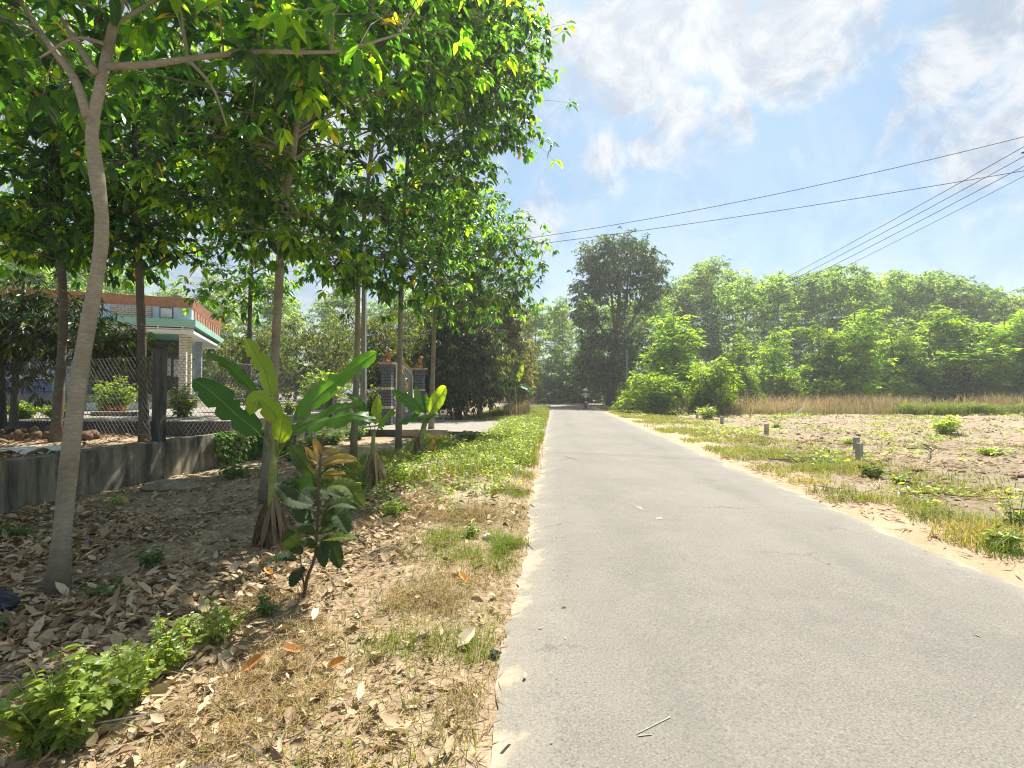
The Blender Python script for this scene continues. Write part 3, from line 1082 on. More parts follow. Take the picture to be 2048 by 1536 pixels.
def house():
    Z0 = 1.4
    H = thing('house', 'single storey house with green eave, orange parapet cap and brick porch columns', 'house', (-15.5, 23.78, Z0), math.atan2(1, 2.34))

    def part(name, mat, a, c, parent=H):
        q = MB()
        q.box2(a, c)
        return q.build(name, mat, parent, local=True)
    part('plinth', 'slab', (-10.6, -.55, -.7), (.55, 9, -.002))
    part('step', 'white_paint', (-3.4, -1.25, -.7), (-1.2, -.553, -.36))
    part('wall', 'wall_deepblue', (-10.4, .35, 0), (-5.05, 9, 2.83))
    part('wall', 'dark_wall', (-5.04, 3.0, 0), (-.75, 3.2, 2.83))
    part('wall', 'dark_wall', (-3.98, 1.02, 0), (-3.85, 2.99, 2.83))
    part('wall', 'wall_blue', (-5.0, 3.22, 0), (-.72, 9, 2.83))
    w = part('window', 'white_paint', (-6.5, .28, .75), (-5.2, .35, 2.2))
    part('pane', 'glass_dark', (-6.42, .262, .83), (-5.88, .279, 2.12), w)
    part('pane', 'glass_dark', (-5.82, .262, .83), (-5.28, .279, 2.12), w)
    part('sill', 'white_paint', (-6.6, .18, .68), (-5.1, .349, .748), w)
    w = part('window', 'white_paint', (-9.6, .28, .75), (-8.0, .35, 2.2))
    part('pane', 'glass_dark', (-9.52, .262, .83), (-8.84, .279, 2.12), w)
    part('pane', 'glass_dark', (-8.76, .262, .83), (-8.08, .279, 2.12), w)
    d = part('door', 'brown_wood', (-3.0, 2.93, 0), (-1.95, 2.998, 2.15))
    for x in (-2.9, -2.42):
        for z in (.2, 1.15):
            part('panel', 'brown_wood', (x, 2.905, z), (x + .38, 2.929, z + .8), d)
    part('handle', 'gold', (-2.06, 2.87, 1.0), (-2.03, 2.929, 1.12), d)
    part('picture', 'poster', (-1.52, 2.95, .95), (-1.2, 2.998, 1.85))
    part('picture', 'poster', (-1.08, 2.95, .9), (-.8, 2.998, 1.8))
    # sloping white tube on the porch side wall
    q = MB()
    q.tube(np.array([(-3.7, 1.2, 2.3), (-3.3, 1.8, 2.2), (-2.95, 2.4, 2.1)]), .07, 8)
    q.build('white_tube', 'white_paint', H, True, True)
    # brick pillar with two square openings
    p = part('pillar', 'mortar_pale', (-4.98, .01, 0), (-3.92, 1.0, 2.83))
    k = 0
    for i in range(21):
        z = .07 + i * .134
        off = .13 if i % 2 else 0
        x = -4.99
        while x < -3.93:
            x1 = min(x + (.26 - off if x < -4.98 else .26), -3.91)
            if x1 - x > .05 and not (-4.68 < (x + x1) / 2 < -4.22 and (1.05 < z < 1.65 or 1.85 < z < 2.45)):
                brick(p, ((x + x1) / 2, 0, z), (x1 - x - .02, .05, .112), 'blue_brick')
            x = x1
        brick(p, (-3.92, .5, z), (.03, .97, .112), 'blue_brick')
    for z in (1.15, 1.95):
        f = part('niche', 'cap', (-4.68, -.05, z), (-4.22, .06, z + .46))
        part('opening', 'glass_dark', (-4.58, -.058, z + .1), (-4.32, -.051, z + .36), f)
    # porch columns
    for cx, cy, mat in ((-.16, .16, 'pale_brick'), (-.16, 1.35, 'pale_brick'), (-.16, 4.2, 'blue_brick')):
        c = part('column', 'mortar', (cx - .14, cy - .14, 0), (cx + .14, cy + .14, 2.83))
        for i in range(22):
            z = .065 + i * .128
            q = .10 if i % 2 else .2
            brick(c, (cx - .15 + q / 2, cy, z), (q - .012, .305, .112), mat)
            brick(c, (cx - .15 + q + (.3 - q) / 2, cy, z), (.3 - q - .012, .305, .112), mat)
    part('soffit', 'white_paint', (-10.8, -.7, 2.832), (.40, 9, 2.98))
    part('ceiling', 'ceil_green', (-3.84, .05, 2.80), (-.4, 2.98, 2.829))
    for y, z, t in ((-.76, 3.0, .025), (-.76, 3.1, .025)):
        q = MB()
        q.box2((-10.8, y - .03, z), (.42, y + .03, z + .04))
        q.build('gutter', 'white_paint', H, local=True)
    for x in np.arange(-10.5, .35, .95):
        part('bracket', 'white_paint', (x, -.80, 2.985), (x + .05, -.702, 3.14))
    part('fascia', 'green_paint', (-10.9, -.85, 3.15), (.50, 9, 3.46))
    part('parapet', 'wall_blue', (-10.4, -.3, 3.462), (.25, 9, 4.06))
    q = MB()
    for (a, c, e, f) in (((-10.45, -.33), (.28, -.33), (.38, -.48), (-10.55, -.48)), ((.28, -.33), (.28, 9), (.38, 9), (.38, -.48))):
        v = [(*a, 4.062), (*c, 4.062), (*e, 4.5), (*f, 4.5)]
        v2 = [(x * .985 - .05, y + .12, z) for x, y, z in v]
        q.add(v + v2, [(0, 1, 2, 3), (7, 6, 5, 4), (3, 2, 6, 7), (0, 4, 5, 1), (1, 5, 6, 2), (0, 3, 7, 4)])
    q.build('coping', 'terracotta', H, local=True)
    for x in (-9.3, -6.2, -3.4, -.75):
        q = MB()
        a = .22
        z = 3.77
        y = -.302
        q.add([(x - a, y - .04, z - a), (x + a, y - .04, z - a), (x + a, y - .04, z + a), (x - a, y - .04, z + a), (x, y - .16, z),
               (x - a, y, z - a), (x + a, y, z - a), (x + a, y, z + a), (x - a, y, z + a)],
              [(0, 1, 4, 4), (1, 2, 4, 4), (2, 3, 4, 4), (3, 0, 4, 4)])
        q.f = [(q.f[0][0][:, :3], 0, q.f[0][2])]
        q.add([(x - a, y - .04, z - a), (x + a, y - .04, z - a), (x + a, y - .04, z + a), (x - a, y - .04, z + a),
               (x - a, y, z - a), (x + a, y, z - a), (x + a, y, z + a), (x - a, y, z + a)],
              [(0, 4, 5, 1), (1, 5, 6, 2), (2, 6, 7, 3), (3, 7, 4, 0)])
        st = q.build('stud', 'white_paint', H, local=True)
        part('frame', 'dark_brick', (x - .27, -.318, z - .27), (x + .27, -.301, z + .27), st)
    for x0, x1 in ((-5.7, -4.1), (-2.85, -1.3), (-8.6, -6.8)):
        p = part('brick_panel', 'mortar', (x0, -.325, 3.52), (x1, -.303, 4.0))
        for i in range(5):
            z = 3.57 + i * .095
            x = x0 - (.13 if i % 2 else 0)
            while x < x1 - .03:
                a, c = max(x, x0 + .01), min(x + .26, x1 - .01)
                if c - a > .05:
                    brick(p, ((a + c) / 2, -.33, z), (c - a - .018, .03, .078), 'pale_brick')
                x += .26
    for y in np.arange(.2, 8.6, .8):
        part('side_panel', 'terracotta', (.252, y, 3.66), (.29, y + .5, 4.03))
    return H


house()


def gate_pillar(x, y, ang, zt, label):
    Z = .1
    root = thing('gate_pillar', label, 'pillar', (x, y, Z), ang, 'brick gate pillars')
    w = .46
    q = MB()
    q.box2((-w / 2 + .012, -w / 2 + .012, -.35), (w / 2 - .012, w / 2 - .012, zt - Z))
    core = q.build('core', 'mortar', root, local=True)
    n = 19
    h = (zt - Z - .02) / n
    for i in range(n):
        z = .01 + h * (i + .5)
        mat = 'band_brick' if i in (5, 11) else 'dark_brick'
        qx = w * (.38 if i % 2 else .62)
        qy = w * (.62 if i % 2 else .38)
        for a, c in ((-w / 2, -w / 2 + qx), (-w / 2 + qx, w / 2)):
            for e, f in ((-w / 2, -w / 2 + qy), (-w / 2 + qy, w / 2)):
                brick(root, ((a + c) / 2, (e + f) / 2, z), (c - a - .016, f - e - .016, h - .018), mat)
    q = MB()
    q.box2((-w / 2 - .05, -w / 2 - .05, zt - Z), (w / 2 + .05, w / 2 + .05, zt - Z + .05))
    q.box2((-w / 2 - .09, -w / 2 - .09, zt - Z + .052), (w / 2 + .09, w / 2 + .09, zt - Z + .10))
    q.build('cap', 'cap', root, local=True)
    return root


def skin_mesh(name, verts, edges, radii, mat, parent=None, loc=(0, 0, 0), rotz=0, sub=2, rootv=0):
    me = bpy.data.meshes.new(name)
    me.from_pydata([tuple(v) for v in verts], edges, [])
    o = bpy.data.objects.new(name, me)
    COL.objects.link(o)
    o.parent = parent
    o.location = loc
    o.rotation_euler = (0, 0, rotz)
    md = o.modifiers.new('skin', 'SKIN')
    md.use_smooth_shade = True
    for i, r in enumerate(radii):
        rr = r if isinstance(r, (tuple, list)) else (r, r)
        me.skin_vertices[0].data[i].radius = rr
        me.skin_vertices[0].data[i].use_root = (i == rootv)
    s = o.modifiers.new('sub', 'SUBSURF')
    s.levels = s.render_levels = sub
    me.materials.append(M[mat])
    return o


def dog_statue(x, y, z, ang, label, k=1.0):
    v = [(-.12, 0, .10), (-.04, 0, .22), (.06, 0, .36), (.10, 0, .46), (.12, 0, .54), (.21, 0, .515), (.27, 0, .50),
         (-.10, .08, .09), (.0, .10, .05), (.07, .10, .02), (-.10, -.08, .09), (.0, -.10, .05), (.07, -.10, .02),
         (.10, .06, .27), (.14, .06, .14), (.17, .06, .02), (.10, -.06, .27), (.14, -.06, .14), (.17, -.06, .02),
         (-.20, 0, .05), (-.28, .03, .03), (.09, .045, .62), (.09, -.045, .62)]
    e = [(0, 1), (1, 2), (2, 3), (3, 4), (4, 5), (5, 6), (0, 7), (7, 8), (8, 9), (0, 10), (10, 11), (11, 12), (2, 13), (13, 14), (14, 15), (2, 16), (16, 17), (17, 18), (0, 19), (19, 20), (4, 21), (4, 22)]
    r = [.095, .085, .085, .055, .062, .04, .025, .075, .045, .03, .075, .045, .03, .04, .03, .03, .04, .03, .03, .03, .015, .014, .014]
    v = [(a * k, c * k, d * k) for a, c, d in v]
    o = skin_mesh('dog_statue', v, e, [q * k for q in r], 'statue', None, (x, y, z), ang)
    tag(o, label, 'statue', 'seated dog statues on the gate pillars')


PA = math.atan(SL)
gate_pillar(-5.36, 21.55, -PA, 2.68, 'grey brick gate pillar with pale bands, nearer the camera')
gate_pillar(-4.55, 24.65, -PA, 2.58, 'grey brick gate pillar with pale bands at the far end of gate')
dog_statue(-5.40, 21.55, 2.79, R(-15), 'glazed brown seated dog statue on the nearer gate pillar', .95)
dog_statue(-4.60, 24.65, 2.69, R(-15), 'glazed brown seated dog statue on the farther gate pillar', .95)


def gate():
    a, c = np.array([-5.06, 21.85]), np.array([-4.86, 24.38])
    ang = math.atan2(c[1] - a[1], c[0] - a[0])
    L = np.linalg.norm(c - a)
    root = thing('metal_gate', 'silver metal gate with gold rosette and spear tips between brick pillars', 'gate', (*a, .16), ang)
    ztop = lambda t: 2.58 - .42 * (t / L) ** 1.4 + .06 * math.sin(t / L * math.pi)
    q = MB()
    n = 26
    tt = np.linspace(.03, L - .03, n)
    for i in range(n - 1):
        z0, z1 = ztop(tt[i]), ztop(tt[i + 1])
        q.add([(tt[i], .012, .06), (tt[i + 1], .012, .06), (tt[i + 1], .012, z1), (tt[i], .012, z0), (tt[i], -.012, .06), (tt[i + 1], -.012, .06), (tt[i + 1], -.012, z1), (tt[i], -.012, z0)],
              [(3, 2, 1, 0), (4, 5, 6, 7), (0, 1, 5, 4), (2, 3, 7, 6)])
    q.build('panel', 'gate_metal', root, local=True)
    q = MB()
    q.tube(np.array([(t, 0, ztop(t)) for t in tt]), .035, 6)
    for t in (.03, L - .03):
        q.tube(np.array([(t, 0, 0), (t, 0, 1.2), (t, 0, ztop(t))]), .035, 6)
    q.tube(np.array([(0, 0, .05), (L / 2, 0, .05), (L, 0, .05)]), .03, 6)
    q.tube(np.array([(0, 0, 1.0), (L / 2, 0, 1.0), (L, 0, 1.0)]), .025, 6)
    q.build('frame', 'white_paint', root, local=True)
    for i, t in enumerate(np.linspace(.14, L - .14, 15)):
        q = MB()
        q.tube(np.array([(t, -.03, .08), (t, -.03, 1.2), (t, -.03, ztop(t))]), .013, 5)
        bar = q.build('bar', 'gate_metal', root, local=True)
        q = MB()
        zt = ztop(t)
        q.tube(np.array([(t, -.03, zt), (t, -.03, zt + .08), (t, -.03, zt + .13), (t, -.03, zt + .26)]), [.012, .014, .03, .002], 5)
        q.build('spear_tip', 'gold', bar, local=True)
    q = MB()
    cx, cz = L * .56, 1.62
    a_ = np.linspace(0, 2 * np.pi, 25)
    q.tube(np.stack([cx + .31 * np.cos(a_), -.05 + 0 * a_, cz + .36 * np.sin(a_)], 1), .028, 6, cap=False)
    for k in range(6):
        an = k * math.pi / 3 + .5
        q.ellipsoid((cx + .16 * math.cos(an), -.055, cz + .18 * math.sin(an)), (.06, .02, .07), 8, 6)
    q.ellipsoid((cx, -.06, cz), (.06, .03, .06), 8, 6)
    q.build('rosette', 'gold', root, True, True)
    q = MB()
    for dx, dz in ((-.12, 0), (.1, .05), (0, .12), (-.02, -.1)):
        q.ellipsoid((L * .35 + dx, -.05, 2.28 + dz), (.09, .02, .05), 8, 6)
    q.build('crest', 'gold', root, True, True)
    q = MB()
    for dx in (-.14, 0, .14):
        for dz in (-.16, 0, .16):
            q.ellipsoid((L * .56 + dx, -.05, .62 + dz), (.06, .02, .07), 8, 6)
    q.build('ornament', 'white_paint', root, True, True)


gate()

# driveway slab from gate to road
b = MB()
dr = [(-7.0, 19.4), (-3.9, 18.7), (-2.1, 18.3), (1.18, 18.2), (1.65, 24.4), (-2.0, 25.2), (-4.1, 25.4), (-9.0, 26.8)]
n = len(dr)
zt = [.10, .09, .07, .01, .01, .08, .1, .12]
V = [(x, y, z) for (x, y), z in zip(dr, zt)] + [(x, y, -.4) for x, y in dr]
b.add(V, [list(range(n))], 0)
b.add(V, [(i, i + n, (i + 1) % n + n, (i + 1) % n) for i in range(n)], 1)
tag(b.build('driveway', ['slab', 'slab_edge']), kind='structure')
b = MB()
b.box((-3.3, 18.3, .02), (1.9, .16, .24), np.array(Matrix.Rotation(R(-7), 3, 'Z')))
tag(b.build('culvert_beam', 'cap'), 'brownish concrete beam along the near edge of the driveway', 'beam')

# sign on a stick right of the gate
g0 = at(887, 23.2)
t = thing('small_sign', 'small pale yellow sign on a stake before the dark tree', 'sign', tuple(g0))
q = MB()
q.box((g0[0], g0[1], g0[2] + .35), (.04, .03, .75))
q.build('stake', 'wood_grey', t)
q = MB()
q.box((g0[0], g0[1] - .03, g0[2] + .74), (.30, .02, .21))
brd = q.build('board', 'yellow_sign', t)
q = MB()
q.box((g0[0] - .03, g0[1] - .043, g0[2] + .75), (.12, .004, .09))
q.build('print', 'leaf_garden', brd)


# ------------------------------------------------------------------ power lines
def pole(name, label, x, y, h, w, z0=None, arm=True, armang=0.0):
    z0 = float(gz(x, y)) if z0 is None else z0
    root = thing(name, label, 'utility pole', (x, y, z0), -PA, 'concrete utility poles')
    q = MB()
    v = []
    for z, k in ((-.4, 1.0), (h, .62)):
        a = w / 2 * k
        v += [(-a, -a, z), (a, -a, z), (a, a, z), (-a, a, z)]
    q.add(v, [(0, 1, 5, 4), (1, 2, 6, 5), (2, 3, 7, 6), (3, 0, 4, 7), (4, 5, 6, 7)])
    q.build('shaft', 'pole', root, local=True)
    if arm:
        for k in range(4):
            q = MB()
            zz = h - .15 - .27 * k
            q.tube(np.array([(-.02 - w / 2, -.10, zz - .06), (-.02 - w / 2, -.10, zz), (-.02 - w / 2, -.10, zz + .06)]), [.03, .045, .03], 8)
            q.box((-.02 - w / 2, -.04, zz), (.03, .12, .03))
            q.build('insulator', 'insulator', root, True, True)
    return root


NP = (14.32, 13.4)
pole('utility_pole', 'tall concrete utility pole at the right edge of the field', *NP, 8.5, .30)
pole('utility_pole', 'slim concrete utility pole among trees on the far roadside', 11.5, 50.0, 5.75, .26)
pole('utility_pole', 'concrete service pole half hidden among trees beside the low wall', -6.05, 20.4, 7.2, .21, None, False)


def wire(label, a, c, sag, r=.009):
    a, c = np.array(a, float), np.array(c, float)
    t = np.linspace(0, 1, 28)[:, None]
    p = a + (c - a) * t - np.array([0, 0, 1.0]) * 4 * sag * t * (1 - t)
    q = MB()
    q.tube(p, r, 5)
    o = q.build('overhead_wire', 'cable')
    tag(o, label, 'power line', 'overhead power lines')


x, y = NP
for lab, z, z2, sg, r in (('topmost of the wires running along the field to the far pole', 8.33, 5.6, .55, .009), ('second wire down running along the field to the far pole', 8.06, 5.33, .55, .009),
                          ('third wire down running along the field to the far pole', 7.79, 5.06, .55, .009), ('lowest and thinnest wire along the field to the far pole', 7.52, 4.8, .6, .007)):
    wire(lab, (x - .17, y, z), (11.4, 50, z2), sg, r)
wire('upper wire crossing over the road towards the left trees', (x - .15, y, 8.5), (-6.0, 20.4, 7.05), .48, .009)
wire('lower wire crossing over the road towards the left trees', (x - .15, y, 7.55), (-6.0, 20.4, 6.8), .22, .009)
# looped jumper cable and clamp by the near pole
q = MB()
a = np.linspace(0, 1, 20)
q.tube(np.stack([x - .25 - .17 * np.sin(a * 5.5), y - .06 + 0 * a, 7.95 - .5 * a + .10 * np.sin(a * 6)], 1), .012, 5)
q.tube(np.array([(x - .45, y + .12, 8.03), (x - .33, y + .08, 8.05), (x - .2, y, 8.06)]), [.02, .05, .02], 7)
q.tube(np.array([(x - .25, y + .05, 7.66), (x - .17, y + .03, 7.72), (x - .1, y, 7.78)]), [.02, .045, .02], 7)
tag(q.build('jumper_cable', 'insulator', None, True), 'looped black jumper cable and clamps at the near pole', 'cable')

# ------------------------------------------------------------------ roadside trees on the left
def path(pts, Y, dY=0.0):
    """points of a stem from photograph positions, Y drifting by dY towards the top"""
    k = len(pts) - 1
    return [P(px, py, Y + dY * i / k) for i, (px, py) in enumerate(pts)]


def gpath(pts, Y, dY=0.0):
    q = path(pts, Y, dY)
    q[0][2] = float(gz(q[0][0], q[0][1]))
    return q


G1 = 'broadleaf trees along the verge and wall'
lf = dict(near=True, L=.165, Wd=.088, group=G1)
T1 = gpath([(118, 1180), (140, 930), (163, 720), (193, 540), (200, 430), (178, 270), (190, 185), (215, 60), (240, -80), (250, -400)], 4.35, .3)
make_tree('shade_tree', 'nearest tall tree with pale curved trunk on the leaf litter', 'tree', T1, .068, .034,
          [(P(230, -330, 4.7), (2.3, 1.6, 1.5), 5), (P(560, 40, 4.75), (1.15, .75, .45), 1.6), (P(40, 40, 4.8), (.9, .8, .5), 1.2), (P(820, -130, 4.9), (1.0, .8, .55), 1.2)],
          120, 6, 8, mats=('bark_pale', 'leaf_near'), seed=3, zmin=4.75, nprim=5, spread=.30, sides=14,
          limbs=[([P(170, 232, 4.5), P(140, 150, 4.52), P(80, 70, 4.55), P(15, -30, 4.6)], .045, .018),
                 ([P(183, 140, 4.5), P(150, 85, 4.6), P(100, 0, 4.7), P(80, -90, 4.8)], .035, .015),
                 ([P(208, 128, 4.5), P(290, 124, 4.5), P(370, 112, 4.5), P(520, 96, 4.55), P(660, 98, 4.6), P(800, 60, 4.7)], .036, .010),
                 ([P(370, 112, 4.5), P(420, 170, 4.45), P(450, 250, 4.4)], .018, .006),
                 ([P(200, 80, 4.5), P(140, 70, 4.4), P(70, 110, 4.3)], .020, .008)], **lf)
T4 = gpath([(530, 1005), (545, 800), (553, 640), (565, 430), (590, 250), (600, 90), (612, -200)], 7.85)
make_tree('shade_tree', 'straight trunked tree rising right behind the large banana plant', 'tree', T4, .078, .034,
          [(P(600, 20, 8.0), (2.5, 2.2, 2.6), 6), (P(830, 20, 8.2), (1.5, 1.6, 1.9), 3), (P(430, 250, 7.9), (1.3, 1.3, 1.3), 1.8), (P(560, 440, 7.9), (1.2, 1.0, .75), 1.3)],
          150, 7, 8, mats=('bark_mid', 'leaf_near'), seed=7, zmin=4.0, nprim=12, spread=.36, sides=12, **lf)
lf['L'], lf['Wd'] = .195, .098
T5 = gpath([(707, 915), (714, 720), (717, 540), (738, 330), (758, 100), (768, -120)], 13.2)
make_tree('shade_tree', 'slim straight tree between the two nearer banana plants', 'tree', T5, .078, .034,
          [(P(760, 100, 13.2), (3.1, 2.8, 4.4), 6), (P(930, 110, 12.6), (2.0, 2.0, 3.4), 3), (P(700, 450, 13), (2.0, 1.8, 1.3), 1.3), (P(725, 545, 13), (1.2, 1.2, .6), .7)],
          205, 7, 8, seed=12, zmin=5.0, nprim=14, spread=.46, sides=10, **lf)
T6 = gpath([(797, 900), (800, 700), (803, 480), (815, 300), (832, 60), (840, -80)], 14.4)
make_tree('shade_tree', 'slim tree whose trunk stands in front of the metal gate', 'tree', T6, .080, .034,
          [(P(900, 120, 14.2), (2.55, 2.4, 3.8), 5), (P(1010, 235, 13.6), (1.15, 1.1, .8), .8), (P(820, 420, 14.4), (2.2, 2.0, 1.6), 1.5), (P(985, 60, 14.0), (.95, 1.0, 1.8), .9), (P(810, 560, 14.4), (1.5, 1.2, .6), .6)],
          215, 7, 8, seed=21, zmin=5.0, nprim=14, spread=.42, sides=10, **lf)
T7 = gpath([(862, 862), (867, 700), (872, 590), (885, 470), (905, 350)], 19.4)
make_tree('shade_tree', 'grey trunked tree right of the gate before the dense dark tree', 'tree', T7, .098, .04,
          [(P(915, 480, 19.4), (2.3, 2.2, 2.6), 4), (P(1010, 500, 19.2), (1.5, 1.5, 1.3), 1.2), (P(1030, 560, 19.4), (.85, 1.0, .9), .5), (P(860, 400, 19.4), (2.0, 2.0, 2.0), 1.5), (P(930, 600, 19.4), (1.9, 1.6, .7), .9)],
          195, 7, 8, seed=23, zmin=4.2, nprim=12, spread=.45, sides=10, **lf)
T2 = gpath([(290, 888), (285, 740), (277, 560), (267, 400), (264, 200), (262, -60)], 10.3)
make_tree('shade_tree', 'dark trunked tree just behind the chain link fence post', 'tree', T2, .092, .04,
          [(P(290, 260, 10.4), (2.5, 2.2, 2.7), 6), (P(420, 420, 10.4), (1.4, 1.2, 1.0), 1.0), (P(180, 440, 10.2), (1.3, 1.2, 1.0), 1.0)],
          140, 7, 8, mats=('bark_dark', 'leaf_near'), seed=31, zmin=4.0, nprim=12, spread=.4, sides=10, **lf)
T3 = gpath([(112, 885), (120, 760), (125, 610), (114, 470), (108, 260), (104, 60)], 9.9)
make_tree('shade_tree', 'dark trunked tree at far left close behind the pale trunk', 'tree', T3, .092, .04,
          [(P(80, 250, 10), (2.4, 2.2, 2.6), 5), (P(20, 440, 10), (1.4, 1.4, .9), 1.0)],
          150, 7, 8, mats=('bark_dark', 'leaf_near'), seed=33, zmin=3.8, nprim=10, spread=.4, sides=10, **lf)
T8 = gpath([(497, 842), (498, 700), (500, 560), (505, 420), (508, 280)], 18.0)
make_tree('shade_tree', 'thin dark tree in the yard behind the big banana leaves', 'tree', T8, .095, .04,
          [(P(510, 380, 18), (3.2, 2.8, 3.4), 5), (P(470, 570, 17.6), (1.8, 1.6, .8), .9)],
          120, 7, 8, mats=('bark_dark', 'leaf_near'), seed=35, zmin=4.6, nprim=10, spread=.55, sides=8, **lf)

# garden trees behind the fence
dk = dict(near=False, mats=('bark_dark', 'leaf_dark'), down=.9, droop=.3)
make_tree('fruit_tree', 'dark drooping fruit tree in front of the blue house wall', 'tree', [at(28, 13.4) + [0, 0, .15], P(32, 720, 13.4), P(40, 620, 13.4), P(45, 560, 13.4)], .09, .03,
          [(P(70, 650, 13.2), (1.6, 1.3, 1.1), 4), (P(215, 690, 13.2), (.9, .7, .32), 1.0), (P(10, 760, 13.0), (1.0, .8, .45), .8)], 150, 7, 7, L=.20, Wd=.055, seed=41, zmin=1.6, nprim=9, spread=.28, **dk)
make_tree('fruit_tree', 'dense dark fruit tree with drooping leaves right of the gate', 'tree', [at(918, 28.5), P(918, 740, 28.5), P(920, 640, 28.5), P(922, 600, 28.5)], .16, .04,
          [(P(920, 735, 28.3), (2.75, 2.4, 2.3), 5), (P(920, 660, 28.3), (1.9, 1.8, 1.6), 2)], 330, 8, 8, L=.30, Wd=.085, seed=43, zmin=.6, nprim=16, spread=.38, shell=.3, **dk)
make_tree('fruit_tree', 'yellowish half dry tree at the left roadside before the bend', 'tree', [at(1020, 33.5), P(1020, 740, 33.5), P(1018, 650, 33.5)], .13, .04,
          [(P(1020, 735, 33.3), (1.45, 1.4, 2.4), 4), (P(1000, 640, 33.5), (1.6, 1.5, 1.3), 1.6)], 170, 8, 8, L=.26, Wd=.10, seed=45, zmin=.8, nprim=12, spread=.36,
          near=False, mats=('bark_dark', 'leaf_dry'))
make_tree('fruit_tree', 'tall leafy tree with yellow top behind the dense dark one', 'tree', [at(960, 35), P(958, 700, 35), P(955, 560, 35)], .16, .05,
          [(P(955, 640, 35), (3.2, 2.6, 2.6), 4)], 160, 8, 8, L=.32, Wd=.13, seed=46, zmin=2.5, nprim=12, spread=.5,
          near=False, mats=('bark_dark', 'leaf_garden'))
gg = dict(near=False, mats=('bark_dark', 'leaf_garden'), zmin=1.2)
for i, (px, Y, top, rad, lab) in enumerate([
        (440, 36, 640, 2.3, 'round leafy tree just right of the house corner'),
        (520, 31, 655, 2.0, 'feathery olive tree in the yard behind the big banana'),
        (590, 40, 632, 3.0, 'wide thin branched tree at the back of the yard'),
        (655, 34, 640, 2.4, 'yellow green tree behind the round golden shrub'),
        (770, 30, 640, 2.0, 'light leaved tree behind the nearer gate pillar'),
        (710, 44, 620, 3.2, 'tall pale tree at the back behind the service pole'),
        (840, 38, 600, 3.0, 'high garden tree behind the farther gate pillar')]):
    g0 = at(px, Y)
    zt = CAMH + (782 - top) / 1000 * Y
    make_tree('garden_tree', lab, 'tree', [g0, g0 + [.1, 0, zt * .35], g0 + [0, .1, zt * .8]], .12, .03,
              [((g0[0], Y, zt * .62), (rad, rad * .9, zt * .36), 3), ((g0[0] - .5, Y, zt * .3), (rad * .8, rad * .7, zt * .2), .9)], 95, 7, 7, L=.27, Wd=.10, seed=60 + i, nprim=9, spread=.42, group='trees of the yard', **gg)

# ------------------------------------------------------------------ woods at the back
def ytop(px):
    return np.interp(px, [-400, 0, 430, 1000, 1060, 1180, 1300, 1360, 1420, 1500, 1600, 1700, 1800, 1900, 2048, 2300], [520, 520, 600, 610, 606, 600, 575, 556, 524, 548, 552, 542, 548, 552, 574, 590])


GR = 'rubber trees of the wood'
proto = []
for v in range(5):
    h = 17.0
    g = np.random.default_rng(100 + v)
    px0, Y0 = [(1420, 70), (1560, 70), (1700, 71), (1850, 70), (1985, 70)][v]
    b0 = at(px0, Y0)
    el = [(b0 + [0, 0, h * .55], (2.6, 2.4, h * .40), 5), (b0 + [g.normal(0, .7), g.normal(0, .6), h * .84], (2.3, 2.1, h * .14), 2.4), (b0 + [0, 0, h * .25], (2.4, 2.2, h * .16), 1.2), (b0 + [g.normal(0, .5), 0, h * .97], (1.3, 1.3, h * .07), .5), (b0 + [g.normal(0, 1), 0, h * 1.01], (.5, .5, h * .05), .15)]
    proto.append(make_tree('rubber_tree', 'slender rubber tree in the tall pale wood at the back', 'tree', [b0, b0 + [.2, 0, h * .4], b0 + [g.normal(0, .4), 0, h * .93]], .17, .03, el, 105, 6, 7,
                           L=.46, Wd=.19, mats=('bark_mid', 'leaf_rubber'), group=GR, seed=200 + v, near=False, spread=.42, zflat=.35, droop=.35, down=.12, zmin=4, nprim=16, sides=6))
    proto[-1]['h'] = h
pl = []
g = np.random.default_rng(77)
for row, Y in enumerate((68, 74, 81)):
    px = 1040 + g.random() * 40
    while px < 2260:
        pl.append((px, Y + g.normal(0, 1.4)))
        px += (3.3 + g.random() * 1.6) / Y * 1000
for Y in (56, 66, 76):
    px = -330 + g.random() * 60
    while px < 960:
        pl.append((px, Y + g.normal(0, 1.5)))
        px += (5.6 + g.random() * 2.4) / Y * 1000
for X, Y in ((-42, 38), (-52, 31), (-62, 42), (-48, 48), (-75, 35), (-58, 54), (-70, 60), (-85, 50), (-95, 38), (-66, 26), (-82, 20), (-100, 60), (-56, 66), (-78, 70)):
    pl.append((1024 + X / Y * 1000, Y))
used = set()
for i, (px, Y) in enumerate(pl):
    k = i % 5
    o = proto[k] if k not in used else copy_tree(proto[k])
    used.add(k)
    a = at(px, Y)
    o.location = a
    h = (782 - ytop(px)) / 1000 * 70 + CAMH + g.normal(0, .55)
    if Y > 70:
        h *= 1.0 + (Y - 70) / 70 * .9
    s = h / 17.6
    o.scale = (max(.8, s), max(.8, s), s)
    o.rotation_euler = (0, 0, g.random() * 6.28)
    if px < 960:
        tag(o, 'hazy tall tree of the distant wood behind the house and yard', 'tree', 'distant trees behind the house and yard')
    elif px < 1235:
        tag(o, 'tall tree of the wood closing the view beyond the road bend', 'tree', 'trees of the wood beyond the bend')

